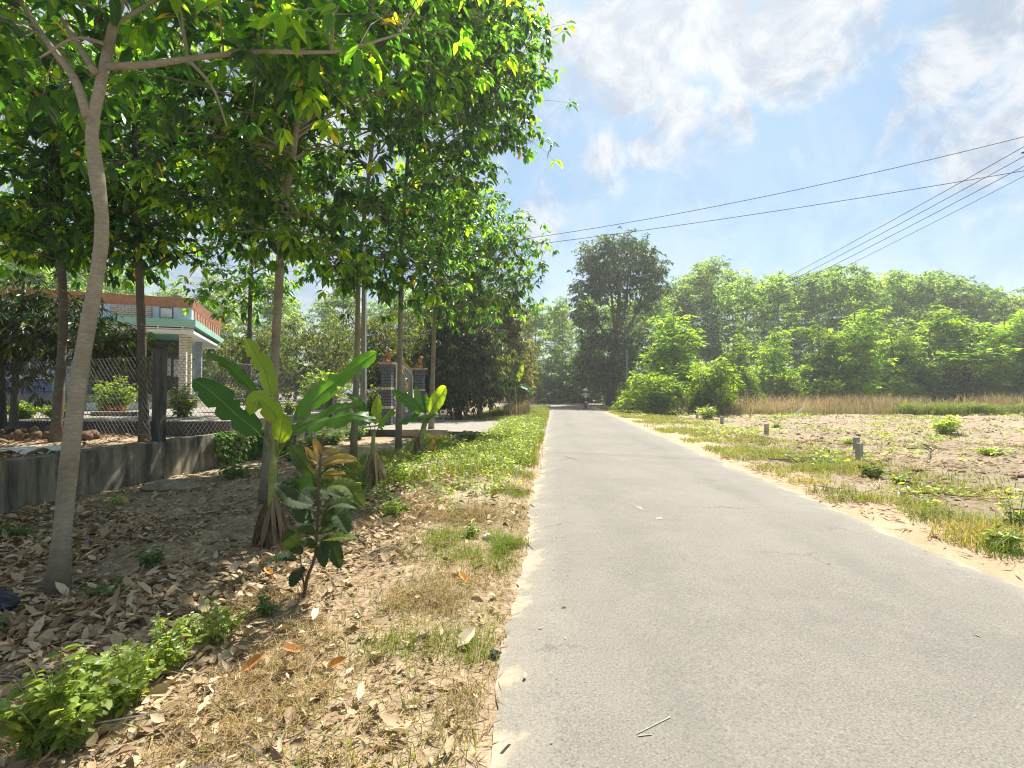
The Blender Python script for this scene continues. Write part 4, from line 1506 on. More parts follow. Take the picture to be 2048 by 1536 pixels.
# big dark tree at the bend
B0 = at(1225, 55)
make_tree('large_tree', 'big dark round topped tree towering over the bend of the road', 'tree', [B0, P(1226, 740, 55), P(1232, 690, 55), P(1236, 640, 55), P(1240, 560, 55)], .55, .12,
          [(P(1240, 525, 55), (4.6, 4.2, 3.0), 5), (P(1185, 600, 55), (2.4, 2.6, 3.2), 2), (P(1300, 560, 55), (2.0, 2.3, 3.2), 1.6), (P(1215, 705, 55), (3.8, 3.2, 2.6), 3.2), (P(1190, 760, 55), (3.0, 3.0, 1.6), 1.6), (P(1255, 625, 55.5), (3.0, 2.6, 2.6), .35), (P(1270, 720, 54), (1.8, 2.2, 3.0), .8)],
          370, 8, 8, L=.40, Wd=.17, mats=('bark_dark', 'leaf_big_tree'), seed=81, near=False, spread=.48, zflat=.8, zmin=4.5, nprim=12, shell=.3, sides=10,
          limbs=[([P(1234, 690, 55), P(1228, 640, 55), P(1222, 580, 55), P(1215, 520, 55)], .20, .06), ([P(1236, 670, 55), P(1252, 610, 54.6), P(1256, 560, 54.5), P(1262, 510, 54.5)], .18, .05),
                 ([P(1232, 690, 55), P(1262, 650, 55), P(1285, 590, 55), P(1296, 540, 55)], .20, .06), ([P(1230, 690, 55), P(1205, 660, 55), P(1185, 620, 54.8), P(1170, 590, 54.6)], .18, .05)])

# acacia like young trees in front of the wood
GA = 'young bright trees before the wood'
ap = []
for v in range(4):
    h = 9.0
    g = np.random.default_rng(300 + v)
    b0 = at((1345, 1700, 1880, 1560)[v], (42, 46, 47, 46)[v])
    el = []
    for j in range(8):
        f = .10 + .105 * j
        w = (1.9 - 1.3 * f) * (.7 + .5 * g.random())
        el.append((b0 + [g.normal(0, .75 - .5 * f), g.normal(0, .6), h * f], (w, w, h * (.09 + .06 * g.random())), w * w))
    ap.append(make_tree('young_tree', 'x x x x', 'tree', [b0, b0 + [.1, 0, h * .4], b0 + [g.normal(0, .3), 0, h * .93]], .11, .02, el, 180, 8, 7, L=.33, Wd=.10, mats=('bark_mid', 'leaf_acacia'),
                        group=GA, seed=320 + v, near=False, spread=.30, zflat=.9, droop=.3, down=.25, zmin=.6, nprim=16, sides=6))
spots = [(1345, 41, 612, 1.15, 'bright green bushy tree right of the far utility pole'),
         (1465, 45, 664, .9, 'pale yellowish young tree right of the bright bushy one'),
         (1550, 47, 648, .9, 'shorter young tree left of the tallest dark hearted one'),
         (1640, 47, 622, .95, 'young tree just left of the dark hearted one'),
         (1708, 46, 608, .95, 'tall young tree with dark heart in the row before wood'),
         (1790, 48, 632, .95, 'young tree just right of the dark hearted one'),
         (1862, 49, 606, 1.1, 'broad bright young tree above the green patch of reeds'),
         (1935, 47, 600, 1.1, 'tallest bright young tree near the right end of reeds'),
         (2010, 46, 612, 1.0, 'bright young tree at the right edge behind the reeds'),
         (2085, 46, 600, 1.1, 'young tree cut by the right edge of the view')]
for i, (px, Y, top, wd, lab) in enumerate(spots):
    k = i % 4
    o = ap[k] if i < 4 else copy_tree(ap[k])
    o.location = at(px, Y)
    h = (782 - top) / 1000 * Y + CAMH
    o.scale = (h / 9.2 * wd * 1.4, h / 9.2 * wd * 1.4, h / 8.7)
    o.rotation_euler = (0, 0, 1.3 * i)
    tag(o, lab, 'tree', GA)
GB = 'bushes at the edge of the wood'
bp = []
for v in range(2):
    g = np.random.default_rng(400 + v)
    b0 = at((1302, 1430)[v], (35.5, 34.5)[v])
    el = [(b0 + [g.normal(0, .75), g.normal(0, .5), .5 + 1.5 * g.random()], (.55 + .45 * g.random(),) * 2 + (.5 + .4 * g.random(),), 1) for j in range(9)]
    bp.append(make_tree('bush', 'x x x x', 'bush', [b0, b0 + [0, 0, .5], b0 + [.1, 0, 1.4]], .05, .02, el, 120, 7, 6, L=.24, Wd=.085, mats=('twig', 'leaf_bush'), group=GB, seed=410 + v,
                        near=False, spread=.24, zflat=.9, droop=.3, down=.1, zmin=.1, nprim=12, sides=6))
for i, (px, Y, top, wd, lab) in enumerate([
        (1432, 34.5, 724, 1.6, 'rounded bright bush at the left end of the reeds'),
        (1304, 35.5, 745, 1.9, 'yellow green bush at the roadside under the far pole'),
        (1264, 42, 765, 1.3, 'low bush between road edge and the far pole'),
        (1216, 57, 768, 1.0, 'low dark bush beside the road behind the motorcyclist'),
        (1640, 43, 752, 1.6, 'low bush behind the middle of the dry reeds'),
        (1700, 43, 758, 1.5, 'low bush under the tall dark hearted tree'),
        (1140, 66, 690, 1.2, 'feathery bush tree beyond the bend of the road'),
        (1095, 64, 715, 1.3, 'dark bush tree where the road turns out of sight'),
        (1175, 67, 700, 1.2, 'dark bush tree beyond the bend under the big tree'),
        (1060, 60, 700, 1.3, 'bush tree on the far left side of the bend'),
        (1480, 44, 745, 1.3, 'small bush behind the reeds under pale yellowish tree'),
        (1800, 44, 740, 1.3, 'bush behind the reeds right of the dark hearted tree'),
        (1990, 43, 745, 1.3, 'bush behind the reeds near the right edge'),
        (1560, 44, 742, 1.3, 'bush behind the reeds below the shorter young tree')]):
    h = (782 - top) / 1000 * Y + CAMH
    if i < 6 or i in (10, 13):
        o = bp[i % 2] if i < 2 else copy_tree(bp[i % 2])
        o.scale = (h / 2.6 * wd * .55, h / 2.6 * wd * .55, h / 2.6)
    else:
        o = copy_tree(ap[(i * 3 + 1) % 4])
        o.scale = (h / 9.2 * wd, h / 9.2 * wd, h / 9.2)
    o.name = 'bush'
    o.location = at(px, Y)
    o.rotation_euler = (0, 0, 2.1 * i + .5)
    tag(o, lab, 'bush', GB)

# ------------------------------------------------------------------ banana plants and the big leaved sapling
def blade(root, pts, Wd, face, seed, tone=.4, pf=.16, mat='banana', tears=3, fold=.22, rib=0.0, prof=(.30, .50), n=30, name='leaf', wave=.035, rpet=.012, stemmat=None):
    """one large leaf: petiole, midrib and a lamina with folds and tears, along pts from base to tip"""
    g = np.random.default_rng(seed)
    p = smooth_path(pts, n)
    n = len(p)
    t = np.linspace(0, 1, n)
    T = nrm(np.gradient(p, axis=0))
    face = np.asarray(face, float)
    side = nrm(np.cross(T, face))
    nn = np.cross(side, T)
    u = np.clip((t - pf) / (1 - pf), 0, 1)
    prof_w = np.where(t >= pf, (u + 1e-6) ** prof[0] * (1 - u) ** prof[1], 0)
    prof_w = prof_w / prof_w.max() * Wd * .5
    k = np.argmax(t >= pf)
    rows = np.arange(max(k - 1, 0), n)
    q = MB()
    LEN = np.linalg.norm(np.diff(p, axis=0), axis=1).sum()
    for sg in (1, -1):
        cols = [0, .35, .7, 1.0]
        ww = prof_w[rows].copy()
        notch = np.ones((len(rows), 4))
        for _ in range(tears):
            r = g.integers(4, max(5, len(rows) - 3))
            notch[min(r, len(rows) - 1)] = [1, .95, .78, .58]
        sag = np.cumsum(g.normal(0, 1, len(rows))) * wave * .35
        V, A = [], []
        for ci, c in enumerate(cols):
            off = side[rows] * (sg * ww * c * notch[:, ci])[:, None]
            hgt = fold * ww * c - .28 * fold * ww * c * c * 2 + sag * c + g.normal(0, wave * .25, len(rows)) * c
            if rib:
                hgt = hgt + rib * np.sin((u[rows] + .12 * c) * np.pi * 22) * (.3 + c) * (ww / (Wd * .5 + 1e-6))
            V.append(p[rows] + off + nn[rows] * hgt[:, None])
            A.append(t[rows] * LEN - .10 * c * Wd)
        V = np.stack(V, 1).reshape(-1, 3)
        A = np.stack(A, 1).ravel()
        i = np.arange(len(rows) - 1)[:, None] * 4
        j = np.arange(3)[None, :]
        q.add(V, np.stack([i + j, i + j + 1, i + 4 + j + 1, i + 4 + j], -1).reshape(-1, 4), 0, np.clip(tone + .05 * g.normal(), 0, 1), A)
    q.tube(p - nn * rpet * .1, np.linspace(rpet, rpet * .3, n), 6, 1, .9)
    return q.build(name, [mat, stemmat or 'banana_stem'], root, True, along=True)


def skirt(root, base, h, rad, n, seed, L=.5):
    g = np.random.default_rng(seed)
    q = MB()
    a = g.random(n) * 2 * np.pi
    z = h * (.25 + .75 * g.random(n))
    b0 = np.stack([base[0] + .04 * np.cos(a), base[1] + .04 * np.sin(a), base[2] + z], 1)
    d = np.stack([np.cos(a) * rad, np.sin(a) * rad, -z * (.75 + .3 * g.random(n))], 1)
    leaves(q, b0, d, np.linalg.norm(d, axis=1) * (1 + .2 * g.random(n)), .03 + .05 * g.random(n), np.stack([np.cos(a), np.sin(a), .4 + 0 * a], 1) + g.normal(0, .7, (n, 3)), g.normal(.05, .15, n), .7, True, 0, None, g)
    return q.build('dry_sheath', 'banana_dry', root)


def banana(label, base, stem_px, Y, r, lvs, sk, seed):
    root = thing('banana_plant', label, 'banana plant', tuple(base), 0, 'banana plants on the verge')
    q = MB()
    sp = [base - [0, 0, .06]] + [P(x, y, Y) for x, y in stem_px]
    sp = smooth_path(sp, 12)
    q.tube(sp, np.linspace(r, r * .5, len(sp)), 10)
    q.build('pseudostem', 'banana_stem', root, True)
    for i, (pts, wd, face, tone, kw) in enumerate(lvs):
        blade(root, [P(x, y, Y + dy) for x, y, dy in pts], wd * Y / 1000, face, seed + i, tone, rpet=.16 * r, **kw)
    skirt(root, base, *sk[:3], seed)
    return root


K = dict
b1 = gp(546, 1088)
Yb = float(b1[1])
banana('large banana plant with broad tilted leaves, nearest the camera', b1, [(545, 1010), (548, 920), (556, 860)], Yb, .058, [
    ([(550, 905, 0), (548, 820, .05), (530, 745, .1), (508, 705, .1), (489, 674, .05)], 40, (.55, -.75, .1), .85, K(pf=.34, tears=2, fold=.4)),
    ([(550, 900, 0), (520, 800, .3), (470, 745, .5), (440, 722, .6), (408, 706, .7)], 30, (.2, -.5, .9), .45, K(pf=.30, tears=3)),
    ([(545, 912, 0), (528, 876, -.05), (465, 822, -.1), (420, 782, -.15), (384, 758, -.2)], 52, (-.25, -.75, .55), .12, K(pf=.30, tears=3, fold=.25)),
    ([(552, 905, 0), (556, 850, -.1), (540, 815, -.2), (515, 800, -.25), (500, 830, -.3)], 42, (.3, -.9, .3), .95, K(pf=.30, tears=2)),
    ([(552, 915, 0), (582, 850, -.05), (640, 790, -.1), (700, 742, -.15), (754, 704, -.2)], 64, (-.30, -.8, .45), .35, K(pf=.32, tears=5, fold=.3, prof=(.40, .55))),
    ([(552, 918, 0), (585, 868, -.1), (650, 842, -.2), (705, 830, -.3), (752, 838, -.35)], 62, (.1, -.45, .85), .30, K(pf=.28, tears=8, fold=.02)),
    ([(550, 918, 0), (575, 872, .15), (640, 835, .4), (690, 815, .6), (725, 812, .7)], 42, (.1, -.5, .85), .5, K(pf=.25, tears=4)),
    ([(550, 915, 0), (560, 880, -.1), (565, 850, -.15), (570, 828, -.15)], 30, (.6, -.7, .2), .9, K(pf=.3, tears=0)),
    ([(548, 918, 0), (600, 905, .25), (612, 960, .35), (608, 1010, .35)], 30, (.4, -.8, .2), .3, K(pf=.6, tears=4))], (.62, .15, 90, .5), 500)
b2 = gp(749, 972)
Yc = float(b2[1])
banana('small banana plant in the middle with a thin dry stem', b2, [(746, 930), (747, 880), (748, 862)], Yc, .055, [
    ([(748, 875, 0), (752, 835, 0), (755, 795, .05)], 22, (.3, -.9, .2), .9, K(pf=.35, tears=1)),
    ([(748, 872, 0), (763, 845, -.1), (784, 817, -.15)], 26, (-.4, -.8, .4), .5, K(pf=.3, tears=4)),
    ([(747, 872, 0), (735, 840, .2), (716, 802, .4), (690, 786, .5)], 22, (.2, -.6, .7), .4, K(pf=.3, tears=2)),
    ([(747, 876, 0), (738, 846, -.1), (720, 812, -.2), (708, 806, -.2)], 20, (-.3, -.7, .5), .25, K(pf=.3, tears=1)),
    ([(747, 885, 0), (738, 905, -.1), (722, 955, -.25), (712, 985, -.3)], 16, (-.6, -.6, .4), .3, K(pf=.55, tears=1))], (.75, .20, 60, .5), 540)
b3 = gp(839, 912)
Yd = float(b3[1])
banana('banana plant with wide bright upright leaf, before the gate', b3, [(842, 880), (850, 845), (852, 830)], Yd, .10, [
    ([(852, 845, 0), (835, 818, -.1), (805, 795, -.2), (784, 780, -.2)], 24, (-.3, -.75, .55), .3, K(pf=.15, tears=2)),
    ([(851, 842, 0), (842, 810, .1), (833, 772, .15)], 22, (.5, -.8, .1), .6, K(pf=.2, tears=0)),
    ([(853, 840, 0), (868, 812, 0), (882, 790, 0), (893, 773, 0)], 34, (-.35, -.85, .3), .85, K(pf=.15, tears=0, fold=.1)),
    ([(853, 848, 0), (862, 832, -.2), (830, 836, -.5), (791, 853, -.6)], 30, (0, -.5, .85), .3, K(pf=.10, tears=6, fold=0)),
    ([(852, 842, 0), (852, 815, .2), (848, 790, .3)], 20, (.5, -.8, .1), .35, K(pf=.3, tears=1))], (.62, .15, 80, .5), 570)
q = MB()
yb = P(868, 880, Yd - .1)
g = np.random.default_rng(5)
leaves(q, yb + g.normal(0, .05, (9, 3)) * [1, 1, 2.2], np.stack([g.normal(0, .3, 9), g.normal(0, .3, 9), -1 + 0 * g.random(9)], 1), .22, .08, None, .1, .3, True, 0, None, g)
q.tube(np.array([at(868, Yd - .1), yb, yb + [-.1, 0, .25]]), .008, 5, 1)
o = q.build('yellow_plant', ['yellow_leaf', 'dry_branch'])
tag(o, 'withered yellow plant hanging right beside the third banana stem', 'plant')
b4 = at(1032, 30.5)
Ye = 30.5
banana('far banana plant in front of the yellowish roadside tree', b4, [(1031, 800), (1030, 770)], Ye, .12, [
    ([(1030, 775, 0), (1016, 745, 0), (1019, 708, 0)], 13, (.4, -.85, .2), .95, K(pf=.2, tears=0)),
    ([(1031, 772, 0), (1038, 752, 0), (1046, 727, 0)], 13, (-.3, -.9, .2), .85, K(pf=.2, tears=0)),
    ([(1030, 776, 0), (1042, 772, -.2), (1056, 778, -.3), (1066, 790, -.3)], 14, (0, -.6, .8), .4, K(pf=.1, tears=4)),
    ([(1030, 776, 0), (1018, 778, -.2), (1006, 792, -.3)], 11, (0, -.6, .8), .5, K(pf=.1, tears=3))], (.5, .2, 24, .5), 590)


def sapling():
    b0 = gp(608, 1192)
    Y = float(b0[1])
    root = thing('sapling', 'young tree with large ribbed leaves in front of the banana plant', 'sapling', tuple(b0))
    st = smooth_path([b0 - [0, 0, .04]] + [P(x, y, Y) for x, y in ((618, 1150), (632, 1110), (637, 1020), (639, 960), (643, 900), (646, 876))], 18)
    q = MB()
    q.tube(st, np.linspace(.014, .005, len(st)), 8)
    s2 = smooth_path([P(612, 1178, Y), P(606, 1140, Y - .05), P(602, 1110, Y - .08), P(599, 1098, Y - .1)], 8)
    q.tube(s2, np.linspace(.007, .003, len(s2)), 6)
    q.build('stem', 'twig', root, True)
    q = MB()
    q.ellipsoid(P(646, 873, Y), (.012, .012, .025), 8, 6)
    q.build('bud', 'husk', root, True)
    L = [((632, 955), (608, 925), (581, 889), 38, .3, (-.2, -.7, .6), 0), ((634, 1008), (592, 1000), (549, 968), 48, .35, (-.1, -.6, .8), 0), ((641, 974), (690, 972), (729, 1012), 44, .9, (.2, -.5, .85), 0),
         ((641, 1028), (680, 1006), (717, 1014), 40, .3, (.2, -.4, .9), 0), ((638, 1052), (672, 1030), (699, 1066), 52, .35, (.3, -.6, .7), 0), ((637, 1064), (655, 1055), (677, 1050), 36, .7, (.2, -.6, .7), 0),
         ((636, 1080), (680, 1072), (717, 1076), 28, .95, (.1, -.5, .85), 0), ((640, 1078), (664, 1092), (682, 1136), 38, .3, (.5, -.8, .3), 0), ((636, 1090), (645, 1105), (651, 1133), 28, .15, (.4, -.85, .2), 0),
         ((604, 1112), (590, 1085), (572, 1060), 42, .2, (-.3, -.85, .4), 0), ((602, 1118), (565, 1112), (528, 1126), 34, .2, (-.1, -.55, .8), 0), ((606, 1130), (598, 1145), (586, 1172), 34, .12, (-.4, -.85, .3), 0),
         ((634, 1040), (610, 1030), (590, 1015), 44, .25, (-.2, -.6, .7), 0), ((640, 1000), (660, 985), (690, 995), 42, .25, (.2, -.3, .9), .15), ((632, 1095), (618, 1085), (606, 1092), 26, .2, (-.2, -.7, .6), 0),
         ((638, 1015), (618, 985), (600, 980), 40, .4, (-.2, -.5, .8), .15), ((638, 1040), (655, 1035), (672, 1030), 34, .5, (.2, -.4, .9), .2), ((634, 1070), (615, 1060), (595, 1068), 26, .4, (-.2, -.6, .7), .1),
         ((641, 948), (668, 935), (703, 945), 26, .5, (.2, -.5, .8), 0), ((640, 960), (660, 945), (684, 962), 36, .3, (.2, -.4, .9), .12)]
    for i, (a, m, c, w, tone, face, dy) in enumerate(L):
        blade(root, [P(*a, Y), P(*m, Y - .06 + dy), P(*c, Y - .1 + dy * 1.5)], .84 * w * Y / 1000, face, 700 + i, tone, .07, 'sapling_leaf', 0, .3, .0055, (.55, .60), 46, wave=.006, rpet=.0035, stemmat='twig')
    Gd = [((640, 928), (624, 915), (612, 893), 18), ((642, 915), (636, 895), (630, 878), 16), ((643, 912), (662, 902), (682, 903), 17), ((642, 930), (676, 918), (715, 919), 26), ((641, 940), (664, 928), (690, 932), 20), ((640, 950), (664, 950), (692, 947), 17), ((641, 938), (628, 935), (622, 920), 14)]
    for i, (a, m, c, w) in enumerate(Gd):
        o = blade(root, [P(*a, Y), P(*m, Y - .03), P(*c, Y - .05)], w * Y / 1000, (.1, -.6, .7), 740 + i, .5, .08, 'sapling_gold', 0, .5, .004, (.5, .65), 24, wave=.006, rpet=.003, stemmat='twig')
        o['label'] = 'golden young leaf near the tip'


sapling()

# ------------------------------------------------------------------ ground cover that nobody could count
def scatter(n, s0, s1, y0, y1, prob=None, g=rng, ypow=1.0):
    y = y0 + (y1 - y0) * g.random(n) ** ypow
    s = s0 + (s1 - s0) * g.random(n)
    x = s + SL * y
    if prob is not None:
        k = g.random(n) < prob(x, y, s)
        x, y = x[k], y[k]
    return np.stack([x, y, gz(x, y)], 1)


def stuff(q, name, mats):
    tag(q.build(name, mats), kind='stuff')


# fallen leaves
g = np.random.default_rng(900)
q = MB()
pd = lambda x, y, s: (.06 + .16 * sm(4.5, 3, y) + .78 * sm(.9, 2.6, SLEFT - s)) * np.where(SLEFT - s > 7.45, np.where(SLEFT - s < 7.7, 0, .9), 1) * np.clip(.52 + 1.1 * vnoise(x, y, .8, 20) + .8 * vnoise(x, y, 2.3, 21), .12, 1)
B = np.concatenate([scatter(105000, -9.5, -.4, .9, 8.0, pd, g, 1.15), scatter(30000, -12, -.6, 8.0, 15.5, lambda x, y, s: pd(x, y, s) * sm(14, 9, y) * .8, g)])
n = len(B)
az = g.random(n) * 2 * np.pi
dd = np.stack([np.cos(az), np.sin(az), g.normal(.05, .22, n)], 1)
sz = np.clip(g.lognormal(-2.72, .42, n), .022, .16) * (.8 + .2 * sm(2, 4, B[:, 1]))
B[:, 2] += .006 + .03 * g.random(n)
leaves(q, B, dd, sz, sz * (.30 + .30 * g.random(n)), np.array([0, 0, 1.0]) + g.normal(0, .34, (n, 3)), g.normal(-.02, .26, n), .15 + 1.0 * g.random(n) ** 2, True, 0, np.clip(g.beta(1.3, 1.35, n), 0, .985), g)
tag(q.build('leaf_litter', 'litter', None, True), kind='stuff')

# leaves and bits blown onto the road
q = MB()
B = np.concatenate([scatter(60, -.28, .15, 1.8, 16, None, g), scatter(14, .4, 3.5, 2.6, 16, None, g), scatter(40, 3.5, 3.8, 3, 16, None, g)])
B[:, 2] = .024 - .02 * ((B[:, 0] - SL * B[:, 1] - 1.73) / 2.03) ** 2
n = len(B)
az = g.random(n) * 6.28
sz = .014 + .035 * g.random(n) ** 2
leaves(q, B, np.stack([np.cos(az), np.sin(az), .1 + 0 * az], 1), sz, sz * .45, None, .0, .6 * g.random(n), True, 0, np.clip(g.beta(1.5, 1.5, n), 0, .98), g)
tag(q.build('blown_leaves', 'litter', None, True), kind='stuff')

# twigs in the litter
q = MB()
for p in scatter(260, -7.3, -1.0, 1.2, 9, None, g):
    a, L = g.random() * 6.28, .12 + .5 * g.random()
    d = np.array([math.cos(a), math.sin(a), g.normal(0, .06)]) * L
    q.tube(np.array([p + [0, 0, .03], p + d * .5 + [g.normal(0, .03), g.normal(0, .03), .04], p + d + [0, 0, .03]]), [.005, .004, .002], 4, 0, 0, False)
stuff(q, 'twig_litter', 'dry_branch')

# dry straw like grass on the sunny bank
q = MB()
pb = lambda x, y, s: np.clip(.25 + 2.2 * vnoise(x, y, 1.6, 30) + .8 * vnoise(x, y, 5, 31), 0, 1) * sm(.02, .2, SLEFT - s) * sm(3.0, 1.5, SLEFT - s)
B = np.concatenate([scatter(80000, -3.4, -.32, 1.4, 6.5, pb, g, 1.2), scatter(36000, -4, -.35, 6.5, 14, pb, g)])
blades(q, B, .03 + .07 * g.random(len(B)), .0035 + .001 * B[:, 1] / 4, .9, 0, np.clip(g.beta(2, 2, len(B)), 0, .97), g, .4)
# flat straw
B = scatter(26000, -3.0, -.3, 1.3, 7, lambda x, y, s: .7 * sm(2.9, 1.2, SLEFT - s), g, 1.2)
n = len(B)
az = g.random(n) * 6.28
leaves(q, B + [0, 0, .012], np.stack([np.cos(az), np.sin(az), g.normal(.08, .15, n)], 1), .05 + .09 * g.random(n), .006, None, .1, .2, False, 0, np.clip(g.beta(2, 2, n), 0, .97), g)
stuff(q, 'dry_grass', 'dry_grass')

# green grass in tufts along the left road edge, thicker farther on
q = MB()
pg = lambda x, y, s: np.clip(-.75 + 3.2 * vnoise(x, y, 1.3, 40) + .5 * vnoise(x, y, 6, 41) + .13 * (y - 4), .07, 1) * sm(.0, .12, SLEFT - s) * sm(1.5, .5, SLEFT - s)
B = scatter(60000, -1.8, -.28, 1.6, 10, pg, g, 1.1)
blades(q, B, .04 + .07 * g.random(len(B)), .0045, .6, 0, g.beta(2.2, 2, len(B)), g)
pt = gp(1010, 1090)
a = g.random(1300) * 6.28
r = .19 * np.sqrt(g.random(1300)) * (.75 + .4 * np.sin(3 * a + 1)) * (.6 + .8 * g.random(1300))
T = np.stack([pt[0] + r * np.cos(a), pt[1] + 1.5 * r * np.sin(a), 0 * a], 1)
T[:, 2] = gz(T[:, 0], T[:, 1])
blades(q, T, .04 + .09 * g.random(1300), .005, .7, 0, .3 + .6 * g.random(1300), g)
pf = lambda x, y, s: np.clip(.35 + 1.5 * vnoise(x, y, .8, 42) + .03 * (y - 9), 0, 1) * sm(.0, .15, SLEFT - s) * np.where((y > 18.0) & (y < 25.4) & (s < -2.4), 0, 1)
B = scatter(46000, -4.8, -.28, 9, 48, pf, g, 1.25)
blades(q, B, .10 + .20 * g.random(len(B)), .010 + .0006 * B[:, 1], .45, 0, .25 + .7 * g.beta(2, 2, len(B)), g)
stuff(q, 'verge_grass', 'grass')

# low leafy weeds covering the verge before the driveway
q = MB()
pc = lambda x, y, s: np.clip(.15 + 2.5 * vnoise(x, y, .55, 50) + .11 * (y - 7.5), 0, 1) * sm(.1, .5, SLEFT - s) * sm(4.8, 2.6, SLEFT - s) * sm(6.0, 10, y) * np.where((y > 18.0) & (y < 25.4) & (s < -2.7), 0, 1)
B = scatter(4600, -6, -.35, 5.2, 27, pc, g, 1.0)
per = 12
pos = np.repeat(B, per, 0)
n = len(pos)
az = g.random(n) * 6.28
h = np.repeat(.08 + .20 * g.random(len(B)), per) * (.2 + .8 * g.random(n))
pos = pos + np.stack([np.cos(az) * .09 * g.random(n), np.sin(az) * .09 * g.random(n), h], 1)
sz = .05 + .05 * g.random(n)
leaves(q, pos, np.stack([np.cos(az), np.sin(az), g.normal(.15, .35, n)], 1), sz, sz * .6, None, .2, .25, False, 0, np.clip(np.repeat(.4 + .25 * g.normal(size=len(B)), per) + .2 * g.normal(size=n), 0, 1), g)
stuff(q, 'ground_cover', 'weed')

# right side: grass strip, straw, clods, sprouts
q = MB()
pr = lambda x, y, s: np.clip(-.22 + .8 * sm(6.0, 9, y) + 2.2 * vnoise(x, y, .9, 60) + .9 * vnoise(x, y, 4, 61), 0, 1) * sm(.55 - .42 * sm(6.5, 10, y), 1.1 - .6 * sm(6.5, 10, y), s - SRIGHT) * sm(4.2, 2.2, s - SRIGHT)
B = np.concatenate([scatter(60000, 3.85, 8.2, 2.6, 14, pr, g, 1.0), scatter(60000, 3.85, 8.2, 14, 46, pr, g, 1.1)])
blades(q, B, .04 + .10 * g.random(len(B)), .005 + .0006 * B[:, 1], .7, 0, g.beta(3, 1.1, len(B)), g)
# taller tufts on the strip's near end
for px, py in ((1660, 985), (1700, 1000), (1830, 1010), (1880, 1040), (1935, 1060), (1990, 1090), (2040, 1110), (1955, 1045), (1850, 1025), (1760, 1000), (1615, 965), (1500, 920), (1560, 900), (1640, 940), (1700, 940), (1930, 1075), (2020, 1075)):
    p = gp(px, py)
    m = 230
    a, r = g.random(m) * 6.28, .24 * np.sqrt(g.random(m))
    T = np.stack([p[0] + 1.6 * r * np.cos(a), p[1] + r * np.sin(a), 0 * a], 1)
    T[:, 2] = gz(T[:, 0], T[:, 1])
    blades(q, T, .06 + .13 * g.random(m), .007, .7, 0, np.clip(g.normal(.62, .22) + .22 * g.normal(size=m), 0, 1), g)
# thin patches over the field
B = scatter(40000, 7, 30, 5, 33, lambda x, y, s: np.clip(-.55 + 3.2 * vnoise(x, y, .5, 63) + 1.2 * vnoise(x, y, 2.2, 64), 0, .8), g, 1.0)
blades(q, B, .05 + .10 * g.random(len(B)), .008 + .0008 * B[:, 1], .7, 0, .3 + .7 * g.random(len(B)), g)
stuff(q, 'roadside_grass', 'grass')

q = MB()
B = np.concatenate([scatter(16000, 5.0, 16, 3, 16, lambda x, y, s: .4 + 1.2 * vnoise(x, y, 1.3, 70), g, 1.0), scatter(16000, 5, 40, 14, 34, lambda x, y, s: .5 + 1.2 * vnoise(x, y, .8, 71), g, 1.0), scatter(500, 3.9, 4.8, 2.5, 12, None, g)])
n = len(B)
az = g.random(n) * 6.28
leaves(q, B + [0, 0, .02], np.stack([np.cos(az), np.sin(az), g.normal(.12, .25, n)], 1), (.07 + .20 * g.random(n)), .012 + .0011 * B[:, 1] + .02 * g.random(n) ** 3, None, .1, .3, False, 0, np.clip(g.beta(2.5, 1.8, n), 0, .93), g)
stuff(q, 'straw_litter', 'litter')

q = MB()
B = scatter(11000, 5.4, 34, 4, 33, lambda x, y, s: np.clip(.3 + 1.8 * vnoise(x, y, .7, 72), 0, 1), g, 1.1)
ph = np.array([(1, 0, 0), (-1, 0, 0), (0, 1, 0), (0, -1, 0), (0, 0, 1), (0, 0, -1)], float)
fo = np.array([(0, 2, 4), (2, 1, 4), (1, 3, 4), (3, 0, 4), (2, 0, 5), (1, 2, 5), (3, 1, 5), (0, 3, 5)])
rr = np.clip(g.lognormal(-3.1, .5, len(B)), .02, .11)
v = (B[:, None, :] + ph[None] * rr[:, None, None] * np.array([1.2, 1.0, .65]) * (.6 + .8 * g.random((len(B), 6, 1)))).reshape(-1, 3)
q.add(v, (np.arange(len(B))[:, None, None] * 6 + fo[None]).reshape(-1, 3))
o = q.build('soil_clods', 'clod', None, True)
tag(o, kind='stuff')

q = MB()
B = scatter(8000, 5.0, 34, 4.5, 33, lambda x, y, s: np.clip(.0 + 2.2 * vnoise(x, y, .6, 74), 0, 1), g, 1.0)
per = 9
pos = np.repeat(B, per, 0)
n = len(pos)
az = g.random(n) * 6.28
pos = pos + np.stack([np.cos(az) * .12 * g.random(n), np.sin(az) * .12 * g.random(n), .02 + .14 * g.random(n)], 1)
sz = .06 + .08 * g.random(n)
leaves(q, pos, np.stack([np.cos(az), np.sin(az), g.normal(.2, .35, n)], 1), sz, sz * .55, None, .2, .25, False, 0, None, g)
stuff(q, 'field_sprouts', 'weed')

